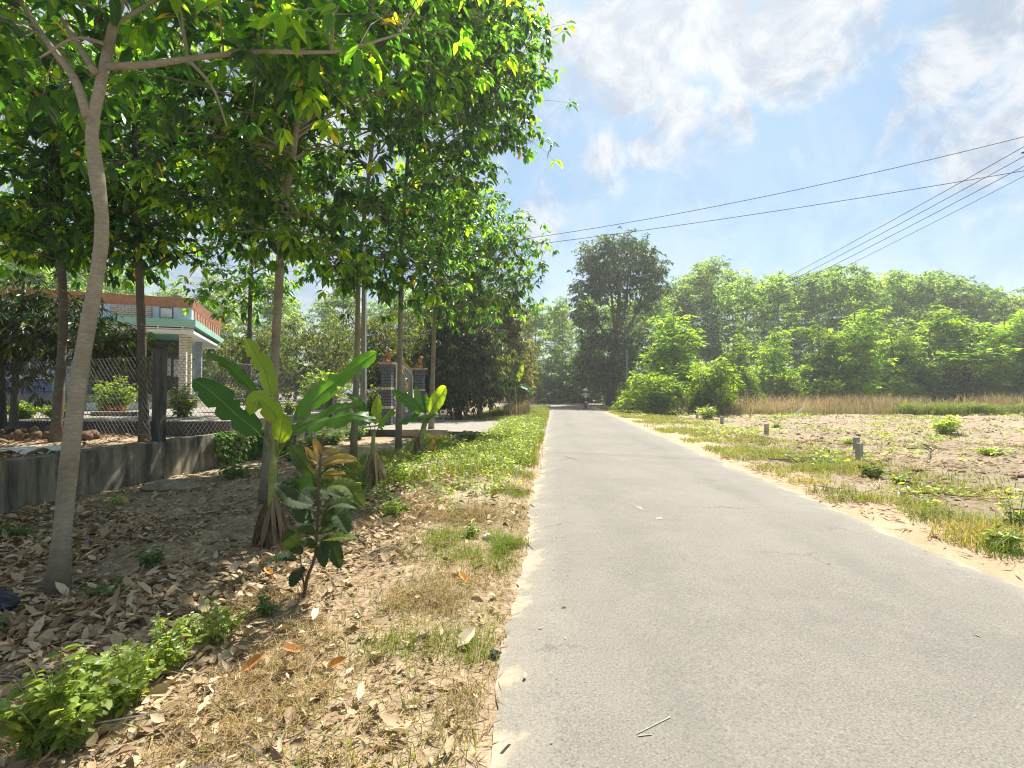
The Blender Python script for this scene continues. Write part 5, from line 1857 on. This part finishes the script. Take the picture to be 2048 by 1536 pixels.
# dry reeds in front of the wood
q = MB()
B = scatter(46000, 4.2, 64, 33.5, 41, lambda x, y, s: np.clip(.45 + 2.0 * vnoise(x, y, .35, 80), .10, 1) * sm(9, 5.6, 42 - y + 0 * s) * sm(6.8, 9.0, s + .0 * y), g)
hh = (.58 + .85 * g.random(len(B)) ** 1.6) * (.75 + .7 * np.clip(vnoise(B[:, 0], B[:, 1], .22, 81) + .5, 0, 1)) * (.65 + .35 * sm(33.5, 36, B[:, 1]))
blades(q, B, hh, .030 + .02 * g.random(len(B)), .22, 0, np.clip(.45 + .5 * vnoise(B[:, 0], B[:, 1], .3, 82) + .22 * g.normal(size=len(B)), 0, .95), g)
blades(q, scatter(7000, 7.2, 64, 33.2, 35, None, g), .35 + .3 * g.random(7000), .03, .4, 0, .96 + .04 * g.random(7000), g)
stuff(q, 'dry_reeds', 'reed')
q = MB()
c = at(1880, 34.2)
for k in range(26):
    p = c + [g.normal(0, 1.9), g.normal(0, .5), 0]
    p[2] = float(gz(p[0], p[1]))
    blades(q, p + g.normal(0, .3, (150, 3)) * [1, 1, 0], .5 + .5 * g.random(150), .035, .5, 0, .3 + .5 * g.random(150), g)
stuff(q, 'green_reeds', 'grass')

# dark undergrowth that closes the foot of the wood
q = MB()
n = 26000
B = scatter(n, -1.0, 66, 49, 62, lambda x, y, s: np.where((s < 7.5) & (y < 63), 0, 1), g)
B = np.concatenate([B, scatter(9000, -9, 9, 65, 70, None, g)])
n = len(B)
top = 2.2 + 2.6 * np.clip(vnoise(B[:, 0], B[:, 1], .25, 90) + .5, 0, 1)
B[:, 2] += top * g.random(n) ** .8
az = g.random(n) * 6.28
leaves(q, B, np.stack([np.cos(az), np.sin(az), g.normal(-.1, .4, n)], 1), .45, .22, None, .3, .3, False, 0, g.beta(2, 2.5, n), g)
stuff(q, 'undergrowth', 'leaf_rubber')

# ------------------------------------------------------------------ weeds and shrubs one can point at
GW = 'weeds on the leaf litter'


def weed(lab, px, py, h, r, nst, per, L, mat='weed', group=GW, seed=1, **kw):
    p = gp(px, py)
    return clump('weed', lab, 'weed', p, h, r, nst, per, L, L * .58, mat, 'banana_stem', group, seed, **kw)


weed('large bright green leafy weed in the bottom left corner', 125, 1490, .50, .22, 36, 32, .058, seed=1)
weed('flowering weed clump uphill of the brightest corner weed', 250, 1410, .34, .22, 24, 22, .045, seed=2, flowers=.4)
weed('pale flowering weed straggling across the litter in mid left', 330, 1340, .36, .24, 26, 22, .045, seed=3, flowers=.5)
weed('thin pale flowering weed below the sapling and left of it', 430, 1275, .26, .22, 18, 14, .05, seed=4, flowers=.5)
weed('small dark weed right beside the foot of the sapling', 535, 1228, .16, .07, 8, 10, .05, 'weed_shade', seed=5)
weed('shaded feathery weed right of the pale trunk base', 215, 1190, .17, .22, 22, 12, .045, 'weed_shade', seed=6)
weed('shaded weed on the litter between pale trunk and banana', 305, 1130, .22, .15, 16, 13, .05, 'weed_shade', seed=7)
weed('shaded weed patch at the wall foot on the far left', 30, 1075, .22, .25, 24, 12, .05, 'weed_shade', seed=8)
weed('small weed at the wall foot beside the pale trunk', 235, 1012, .22, .12, 12, 12, .05, 'weed', seed=9)
weed('tiny green weed at left edge near the black bag', 8, 1265, .16, .06, 8, 9, .05, 'weed_shade', seed=10)
weed('rounded bright weed left of the trodden sandy bank', 790, 1035, .32, .26, 26, 14, .06, seed=11)
weed('small pale leaved weed in the middle of the sandy bank', 942, 1072, .17, .10, 14, 12, .045, seed=12)
weed('feathery green weed between the second and third banana', 815, 962, .42, .42, 40, 14, .07, seed=13)
weed('tall grassy weed at the near edge of the driveway', 935, 893, .55, .40, 40, 16, .16, 'grass', seed=14)
weed('shaded green weed behind the large banana stem', 590, 985, .35, .30, 24, 14, .08, 'weed_shade', seed=15)
weed('green weed beside the third banana on the verge', 905, 905, .5, .45, 34, 14, .08, 'weed', seed=16)
weed('grey green weed around the foot of middle banana', 780, 955, .3, .35, 26, 14, .06, 'weed_shade', seed=17)
weed('green weed against the wall beyond the large banana', 470, 955, .38, .45, 34, 14, .08, 'weed_shade', seed=18)
for i, (Y, off, h, lab) in enumerate(((13.6, .45, .55, 'shaded weed at the wall foot just beyond the creeper'), (15.2, .5, .7, 'tall shaded weed at the wall behind the middle banana'), (16.6, .4, .6, 'shaded weed at the wall before the service pole'),
                                      (18.0, .55, .75, 'leafy weed at the far end of the low wall'), (12.6, 1.3, .35, 'low shaded weed on bare soil between wall and slim tree'))):
    x, y = along_wall(Y, off)
    clump('weed', lab, 'weed', (x, y, float(gz(x, y))), h, .5, 40, 14, .12, .07, 'weed_shade', 'banana_stem', GW, 60 + i, near=False)
GF = 'plants on the ploughed field'
weed('pale branching plant near the right edge of the field', 2030, 1055, .55, .22, 12, 16, .075, group=GF, seed=20)
weed('silvery green bush lying on the field on the right', 1890, 868, .75, .62, 44, 16, .13, group=GF, seed=21)
weed('small round green bush behind the marker posts at field start', 1415, 838, .85, .62, 40, 16, .15, group=GF, seed=22)
weed('leafy sprig on bare soil right of the double marker', 1800, 968, .24, .2, 14, 12, .08, group=GF, seed=23)
weed('grassy tuft just right of the double marker posts', 1742, 955, .30, .28, 16, 12, .11, 'grass', group=GF, seed=24)
weed('short green weed behind the single marker post', 1550, 855, .35, .3, 20, 12, .11, group=GF, seed=25)
weed('green weed by the road edge near the reeds', 1345, 832, .5, .5, 40, 14, .12, group=GF, seed=26)
weed('trailing green weed on the field at far right', 1985, 905, .22, .5, 26, 14, .10, group=GF, seed=27)
weed('creeping green weed in the middle of the field', 1700, 890, .2, .4, 22, 14, .08, group=GF, seed=28)
weed('bright leafy tuft at the near field edge at right', 2000, 1098, .22, .14, 16, 12, .09, group=GF, seed=29)
# the creeper that hangs over the wall
q = MB()
g = np.random.default_rng(950)
pos, dr_ = [], []
for i in range(900):
    Y = 11.2 + 2.6 * g.random()
    o_ = .03 + .16 * g.random()
    z = .62 - 1.0 * g.random() ** 1.3 * (1 - abs(Y - 12.3) / 1.8)
    x, y = along_wall(Y, o_)
    pos.append((x, y, max(z, float(gz(x, y)) + .03)))
    dr_.append((.6 + .4 * g.random(), g.normal(0, .5) - .4, g.normal(-.5, .3)))
leaves(q, pos, dr_, .10 + .06 * g.random(900), .08, None, .2, .2, False, 0, None, g)
tag(q.build('creeper', 'weed_shade'), 'green creeper hanging down over the stained wall behind the banana', 'creeper')

GS = 'shrubs of the courtyard'


def shrub(lab, px, py, Y, h, r, nst, per, L, mat='leaf_shrub', seed=1, z=.74):
    p = P(px, py, Y)
    p[2] = z
    return clump('shrub', lab, 'shrub', p, h, r, nst, per, L, L * .5, mat, 'twig', GS, seed, down=.15, near=False, dome=True)


shrub('large rounded golden green shrub in front of brick pillar', 228, 815, 18.0, 1.45, .78, 90, 26, .16, seed=1)
shrub('upright yellow green shrub right of the fence post', 366, 815, 15.5, 1.15, .42, 46, 22, .15, seed=2)
shrub('big round shrub with golden top deep in the yard', 648, 790, 22.5, 1.9, 1.15, 110, 26, .20, seed=3)
shrub('low yellow shrub in the courtyard at far left', 45, 830, 14.6, .55, .5, 40, 20, .15, seed=4)
shrub('low yellow shrub left of the pale curved trunk', 120, 830, 15.0, .5, .55, 40, 20, .15, seed=5)
shrub('reddish leaved shrub right of the porch columns', 455, 800, 19.5, 1.2, .7, 60, 20, .16, 'leaf_garden', seed=6)
shrub('small yellow plant beside second fence post', 580, 820, 17.2, .55, .25, 18, 16, .16, seed=7)
shrub('leafy shrub behind the nearer gate pillar', 745, 820, 24.5, 2.1, .6, 50, 24, .18, 'leaf_garden', seed=8, z=.1)
shrub('shrub at the foot of the far roadside fence', 1000, 830, 29.5, .8, .7, 40, 18, .16, 'leaf_dry', seed=9, z=-.1)
# flower bed
p0 = P(240, 824, 16.4)
q = MB()
c0 = np.array([p0[0], p0[1], .80])
q.box(c0, (1.5, .5, .14))
t = thing('flower_bed', 'low flower bed with pink flowers on the pale courtyard', 'flower bed', (c0[0], c0[1], .74))
q.build('kerb', 'old_wall', t)
q = MB()
g = np.random.default_rng(33)
n = 60
pp = c0 + g.normal(0, 1, (n, 3)) * [.42, .13, .05] + [0, 0, .17]
az = g.random(n) * 6.28
leaves(q, pp, np.stack([np.cos(az), np.sin(az), .5 + 0 * az], 1), .07, .04, None, .2, .2, False, 0, None, g)
tag(q.build('flowers', 'flower', t), kind='stuff')
# far left roadside fence of stakes with dry brush
t = thing('stake_fence', 'old wooden stake fence with dry brush at the left roadside', 'fence', tuple(at(1030, 30)))
for i, (px, Y, h) in enumerate(((1018, 29.4, 1.45), (1030, 30.6, 1.2), (1040, 31.8, 1.15), (1047, 33.0, 1.1), (1052, 34.4, 1.05))):
    a = at(px, Y)
    q = MB()
    q.tube(np.array([a - [0, 0, .2], a + [.02, 0, h * .5], a + [.0, .02, h]]), .07, 7)
    q.build('stake', 'wood_grey', t)
q = MB()
g = np.random.default_rng(34)
for px, Y in ((1024, 30), (1032, 31), (1040, 32), (1047, 33.4)):
    a = at(px, Y)
    blades(q, a + g.normal(0, 1, (260, 3)) * [.25, .5, 0], .5 + .7 * g.random(260), .03, .35, 0, None, g)
tag(q.build('brush', 'reed', t), kind='stuff')

# ------------------------------------------------------------------ small things
GM = 'short marker posts along the field'
for i, (px, py, Yo, h, w, lab) in enumerate([
        (1717, 917, 0, .42, .115, 'nearest short concrete marker post on the field edge, front of a pair'),
        (1711, 908, 0, .43, .11, 'short concrete marker post hidden behind the nearest one of a pair'),
        (1532, 868, 0, .40, .13, 'single short concrete marker post in the middle of the row'),
        (1443, 848, 0, .34, .15, 'third short marker post from the nearest pair, near reeds'),
        (1394, 836, 0, .65, .14, 'farthest and tallest marker post beside the small round bush')]):
    p = gp(px, py)
    q = MB()
    a = w / 2
    v = []
    for z, k in ((-.25, 1), (h - .02, .96), (h, .8)):
        v += [(-a * k, -a * k, z), (a * k, -a * k, z), (a * k, a * k, z), (-a * k, a * k, z)]
    fc = []
    for r_ in (0, 4):
        fc += [(r_ + j, r_ + (j + 1) % 4, r_ + 4 + (j + 1) % 4, r_ + 4 + j) for j in range(4)]
    fc.append((8, 9, 10, 11))
    q.add(v, fc)
    o = q.build('marker_post', 'marker')
    o.location = p
    o.rotation_euler = (R(1.5), R(-1 + i), R(12 - 8 * i))
    tag(o, lab, 'marker post', GM)
for px, py, h, lab in ((1723, 827, 1.05, 'thin pale stake standing among the middle of the reeds'), (1853, 829, .9, 'thin pale stake at the left of green reeds'), (1961, 827, 1.0, 'thin pale stake at the right of green reeds')):
    p = gp(px, py)
    q = MB()
    q.tube(np.array([p - [0, 0, .2], p + [.01, 0, h / 2], p + [0, .01, h]]), .03, 6)
    tag(q.build('stake', 'pole'), lab, 'stake', 'stakes in the reeds')
p = gp(1596, 832)
q = MB()
q.box(p + [0, -.15, .28], (.13, .04, .62), np.array(Matrix.Rotation(R(52), 3, 'Y')))
tag(q.build('board', 'plastic'), 'whitish board leaning before the dry reeds', 'board')


def stick(name, lab, pts, r, mat='dry_branch', cat='branch', group=None, twig=0, seed=1):
    g = np.random.default_rng(seed)
    q = MB()
    w = []
    for px, py, dz in pts:
        p = gp(px, py)
        p[2] += dz
        w.append(p)
    w = smooth_path(w, 12)
    q.tube(w, np.linspace(r, r * .4, len(w)), 6)
    for i in range(twig):
        a = w[g.integers(2, len(w))]
        q.tube(np.array([a, a + g.normal(0, .18, 3) * [1, 1, .3] + [0, 0, .06], a + g.normal(0, .32, 3) * [1, 1, .3] + [0, 0, .12]]), [r * .5, r * .35, r * .15], 4)
    tag(q.build(name, mat), lab, cat, group)


GK = 'fallen branches on the field edge'
stick('fallen_branch', 'longest bare fallen branch lying left of the double marker', [(1535, 920, .03), (1590, 925, .05), (1650, 930, .03)], .022, group=GK, twig=7, seed=1)
stick('fallen_branch', 'grey fallen branch with twigs just above the longest one', [(1560, 906, .02), (1610, 915, .07), (1680, 938, .04)], .018, group=GK, twig=8, seed=2)
stick('fallen_branch', 'upcurved small branch in grass at left of the markers', [(1515, 892, .02), (1535, 890, .05), (1545, 880, .18)], .018, group=GK, twig=3, seed=3)
stick('fallen_branch', 'dark thin branch lying on bare soil at right', [(1800, 992, .02), (1860, 990, .03), (1925, 995, .02)], .016, 'twig', group=GK, twig=3, seed=4)
stick('root', 'upright brown root stub sticking out of the field', [(1855, 925, 0), (1858, 915, .05), (1868, 905, .14)], .03, 'bark_dark', 'root', None, 2, 5)
stick('fallen_branch', 'dry stick lying on the litter beside the pale trunk', [(80, 1195, .03), (150, 1172, .05), (215, 1135, .04)], .012, group='sticks on the leaf litter', twig=2, seed=6)
stick('fallen_branch', 'long thin dry stalk crossing the litter at bottom left', [(0, 1375, .08), (40, 1385, .10), (75, 1400, .05)], .006, group='sticks on the leaf litter', seed=7)
stick('fallen_branch', 'thin curved twig on the left edge of the road', [(1038, 1078, .01), (1052, 1088, .02), (1066, 1102, .025)], .005, 'twig', group='sticks on the leaf litter', seed=8)
stick('straw_stalk', 'pale straw stalk lying on the right half of road', [(1896, 1147, .03), (1912, 1156, .03), (1926, 1163, .03)], .005, 'straw', 'stalk')
stick('tree_stub', 'small brown stub standing in litter right of pale trunk', [(176, 1098, -.02), (177, 1096, .06), (178, 1094, .13)], .03, 'wood_grey', 'stump')

q = MB()
for i, (px, py, a, lab) in enumerate([(485, 1352, .6, 'bright orange curled fallen leaf on the sandy bank'), (548, 1155, 2.6, 'orange fallen leaf just left of the sapling foot'), (612, 1308, 3.5, 'reddish brown fallen leaf on the bank below the sapling'),
                                      (650, 1345, .3, 'pale orange flat leaf right of the bright curled one'), (915, 1300, .9, 'large cream fallen leaf near the road edge'), (935, 1170, 2.2, 'rust coloured leaf in the grass beside the road'),
                                      (980, 997, .2, 'orange leaf in the verge near the road far edge')]):
    p = gp(px, py)
    q = MB()
    k = .11 if i in (4,) else .085
    leaves(q, [p + [0, 0, .03]], [[math.cos(a), math.sin(a), .35 if i == 0 else .12]], k * 1.5, k * .8, np.array([[.2, -.3, 1.0]]), -.25, .6, True, 0, .4 if i != 4 else .0, g)
    tag(q.build('fallen_leaf', 'litter' if i == 4 else 'orange_leaf'), lab, 'leaf', 'coloured fallen leaves on the bank')
    if i == 4:
        for f in range(6):
            bpy.data.objects['fallen_leaf' if 'fallen_leaf.004' not in bpy.data.objects else 'fallen_leaf.004'].data.attributes['rnd'].data[f].value = .95
for i, (px, py, r, lab, mat) in enumerate([(990, 1311, .03, 'dark grey stone at the left road edge', 'bag'), (1190, 1341, .012, 'small pale pebble on the near road', 'plate'), (1228, 1340, .010, 'tiny dark chip on the near road', 'bag'), (975, 1077, .045, 'white stone beside the small bank weed', 'plastic')]):
    p = gp(px, py)
    q = MB()
    q.ellipsoid(p + [0, 0, r * .3 + .015], (r * 1.2, r, r * .7), 9, 6, 0, .35)
    tag(q.build('stone', mat), lab, 'stone', 'loose stones by the road')
# scuffs on the asphalt
q = MB()
def flat(pts, z=.026):
    v = []
    for px, py in pts:
        p = gp(px, py)
        q_ = (p[0] - SL * p[1] - 1.73) / 2.03
        v.append((p[0], p[1], .0255 - .02 * q_ * q_))
    return v
for pts in ([(1268, 1488), (1275, 1487), (1339, 1455), (1337, 1453)], [(1273, 1490), (1300, 1488), (1302, 1490), (1275, 1493)], [(1266, 1020), (1280, 1022), (1288, 1031), (1276, 1027)], [(1310, 1045), (1322, 1044), (1324, 1049), (1312, 1050)], [(1003, 1500), (1020, 1484), (1026, 1486), (1010, 1502)]):
    v = flat(pts)
    q.add(v, [(0, 1, 2, 3)])
    q.f[-1] = (q.f[-1][0][:, ::-1], 0, q.f[-1][2])
tag(q.build('road_scuffs', 'scuff'), kind='stuff')

# brown husks heaped behind the low wall
GH = 'coconut husks heaped behind the wall'
g = np.random.default_rng(44)
hm = MB()
hm.ellipsoid((0, 0, 0), (.15, .12, .10), 9, 6, 0, .3)
hme = hm.mesh('husk', 'husk', True)
k = 0
for row, (cnt, zz) in enumerate(((15, .04), (10, .12), (5, .20))):
    for i in range(cnt):
        Y = 9.8 + 1.1 * g.random()
        px = -40 + (150 - 12 * row) * (i + .5) / cnt + g.normal(0, 5) + 10 * row
        a = at(px, Y)
        o = bpy.data.objects.new('coconut_husk', hme)
        COL.objects.link(o)
        o.location = a + [0, 0, zz]
        o.rotation_euler = tuple(g.random(3) * 6)
        sc = .5 + .3 * g.random()
        o.scale = (sc, sc, sc)
        tag(o, 'brown coconut husk in the heap behind the wall at left', 'husk', GH)
for i, (px, Y, lab) in enumerate(((172, 10.4, 'orange brown husk lying alone right of the pale trunk'), (186, 10.6, 'second orange husk beside the lone one near trunk'))):
    a = at(px, Y)
    o = bpy.data.objects.new('coconut_husk', hme)
    COL.objects.link(o)
    o.location = a + [0, 0, .08]
    o.scale = (1.1, 1.1, 1.2)
    tag(o, lab, 'husk', GH)
# white plastic sheet and black bag
q = MB()
c = at(45, 8.3)
gx, gy = np.meshgrid(np.linspace(-.45, .55, 12), np.linspace(-.3, .3, 8), indexing='ij')
V = np.stack([c[0] + gx, c[1] + gy, gz(c[0] + gx, c[1] + gy) + .06 + .12 * vnoise(gx, gy, 4, 9)], -1).reshape(-1, 3)
i = np.arange(11)[:, None] * 8
j = np.arange(7)[None, :]
q.add(V, np.stack([i + j, i + 8 + j, i + 8 + j + 1, i + j + 1], -1).reshape(-1, 4))
tag(q.build('plastic_sheet', 'plastic', None, True), 'crumpled whitish plastic sheet behind the top of the wall', 'sheet')
q = MB()
q.ellipsoid(gp(10, 1225) + [-.06, 0, .07], (.14, .12, .11), 12, 8, 0, .35)
tag(q.build('bag', 'bag'), 'crumpled black plastic bag at the left edge of the litter', 'bag')
q = MB()
p = gp(735, 1065)
leaves(q, [p + [0, 0, .02]], [[1, .2, .1]], .14, .05, None, 0, .3, True, 0, .6, g)
tag(q.build('wrapper', 'flower'), 'torn pink wrapper lying on the litter right of sapling', 'litter')


# ------------------------------------------------------------------ motorcycle and rider
def rider():
    Y = 43.4
    c = np.array([(1171 - 1024) / 1000 * Y, Y, .02])
    ang = -PA
    bike = thing('motorcycle', 'small motorcycle ridden away along the road towards the bend', 'motorcycle', tuple(c), ang)

    def bpart(name, mat, fn, parent=None, smooth=True):
        q = MB()
        fn(q)
        return q.build(name, mat, parent or bike, smooth, True)

    def torus(q, cy, R0, r):
        a = np.linspace(0, 2 * np.pi, 25)
        q.tube(np.stack([0 * a, cy + R0 * np.cos(a), R0 + r + R0 * np.sin(a)], 1), r, 8, cap=False)
    for cy in (-.62, .62):
        w = bpart('wheel', 'rubber', lambda q: torus(q, cy, .25, .05))

        def spokes(q):
            for k in range(6):
                a = k * math.pi / 6
                q.tube(np.array([(0, cy - .23 * math.cos(a), .30 - .23 * math.sin(a)), (0, cy, .30), (0, cy + .23 * math.cos(a), .30 + .23 * math.sin(a))]), .008, 4)
            q.tube(np.array([(-.06, cy, .3), (0, cy, .3), (.06, cy, .3)]), .04, 8)
        bpart('rim', 'chrome', spokes, w)
    bpart('body', 'bike_black', lambda q: (q.ellipsoid((0, .0, .50), (.13, .42, .15)), q.ellipsoid((0, -.45, .66), (.13, .34, .12)), q.tube(np.array([(0, .30, .55), (0, .45, .80), (0, .42, 1.0)]), [.10, .11, .07], 8),
                                           q.tube(np.array([(.08, .42, .9), (.08, .55, .6), (.08, .62, .30)]), .03, 6), q.tube(np.array([(-.08, .42, .9), (-.08, .55, .6), (-.08, .62, .30)]), .03, 6)))
    bpart('seat', 'bag', lambda q: q.ellipsoid((0, -.25, .76), (.14, .45, .07)))
    bpart('mudguard', 'bike_black', lambda q: q.tube(np.array([(0, -.62, .66), (0, -.86, .60), (0, -.95, .42)]), [.09, .08, .05], 8))
    bpart('tail_light', 'red_lens', lambda q: q.ellipsoid((0, -.83, .74), (.11, .05, .06)))
    bpart('number_plate', 'plate', lambda q: q.box((0, -.955, .56), (.20, .012, .15)), None, False)
    bpart('exhaust', 'chrome', lambda q: q.tube(np.array([(.16, .1, .25), (.17, -.3, .30), (.17, -.75, .38)]), [.02, .04, .045], 8))
    bpart('handlebar', 'chrome', lambda q: q.tube(np.array([(-.34, .30, 1.02), (-.1, .42, 1.0), (.1, .42, 1.0), (.34, .30, 1.02)]), .016, 6))
    for sx in (-1, 1):
        m = bpart('mirror', 'chrome', lambda q: q.ellipsoid((sx * .42, .34, 1.20), (.065, .02, .045)))
        bpart('stalk', 'chrome', lambda q: q.tube(np.array([(sx * .28, .33, 1.02), (sx * .36, .34, 1.12), (sx * .42, .35, 1.2)]), .007, 5), m)
    # the rider
    ro = thing('person', 'rider in conical straw hat and brownish shirt on the motorcycle', 'person', tuple(c), ang)
    V = [(0, -.22, .84), (0, -.20, 1.02), (0, -.14, 1.20), (0, -.10, 1.31), (0, -.07, 1.38), (0, -.05, 1.47), (0, -.03, 1.56),
         (-.17, -.10, 1.29), (-.29, .05, 1.10), (-.31, .24, 1.04), (.17, -.10, 1.29), (.29, .05, 1.10), (.31, .24, 1.04),
         (-.11, -.20, .82), (-.20, .14, .78), (-.19, .06, .42), (-.19, .14, .34), (.11, -.20, .82), (.20, .14, .78), (.19, .06, .42), (.19, .14, .34),
         (-.31, .31, 1.04), (.31, .31, 1.04)]
    E = [(0, 1), (1, 2), (2, 3), (3, 4), (4, 5), (5, 6), (3, 7), (7, 8), (8, 9), (9, 21), (3, 10), (10, 11), (11, 12), (12, 22), (0, 13), (13, 14), (14, 15), (15, 16), (0, 17), (17, 18), (18, 19), (19, 20)]
    RR = [.14, .125, .145, .12, .055, .085, .075, .06, .045, .032, .06, .045, .032, .095, .075, .05, .035, .095, .075, .05, .035, .035, .035]
    skin_mesh('body', V, E, RR, 'skin', ro)
    si = [0, 1, 2, 3, 7, 8, 10, 11]
    VS = [V[0], V[1], V[2], V[3], V[7], V[8], tuple(np.array(V[8]) * .2 + np.array(V[9]) * .8), V[10], V[11], tuple(np.array(V[11]) * .2 + np.array(V[12]) * .8)]
    skin_mesh('shirt', VS, [(0, 1), (1, 2), (2, 3), (3, 4), (4, 5), (5, 6), (3, 7), (7, 8), (8, 9)], [(.175, .15), .155, .175, .14, .085, .07, .055, .085, .07, .055], 'shirt', ro)
    VT = [V[0], V[13], V[14], V[15], V[17], V[18], V[19]]
    skin_mesh('trousers', VT, [(0, 1), (1, 2), (2, 3), (0, 4), (4, 5), (5, 6)], [.15, .115, .095, .07, .115, .095, .07], 'trousers', ro)
    q = MB()
    a = np.linspace(0, 2 * np.pi, 24, endpoint=False)
    v = [(0, -.03, 1.80)] + [(.26 * math.cos(t), -.03 + .26 * math.sin(t), 1.585) for t in a] + [(.25 * math.cos(t), -.03 + .25 * math.sin(t), 1.575) for t in a] + [(0, -.03, 1.77)]
    q.add(v, [(0, 1 + i, 1 + (i + 1) % 24) for i in range(24)])
    q.add(v, [(49, 25 + (i + 1) % 24, 25 + i) for i in range(24)])
    q.add(v, [(1 + i, 25 + i, 25 + (i + 1) % 24, 1 + (i + 1) % 24) for i in range(24)])
    q.build('conical_hat', 'straw', ro, False, True)


rider()

# ------------------------------------------------------------------ haze
HAZE = 0.0011
if HAZE:
    q = MB()
    q.box2((-170, -25, -1.6), (215, 275, 45))
    m, t, out = material('haze')
    pv = t.n('ShaderNodeVolumePrincipled')
    pv.inputs['Color'].default_value = (.95, .97, 1.0, 1)
    pv.inputs['Density'].default_value = HAZE
    pv.inputs['Anisotropy'].default_value = .3
    t.link(pv.outputs[0], out.inputs['Volume'])
    M['haze'] = m
    o = q.build('haze', 'haze')
    tag(o, kind='stuff')
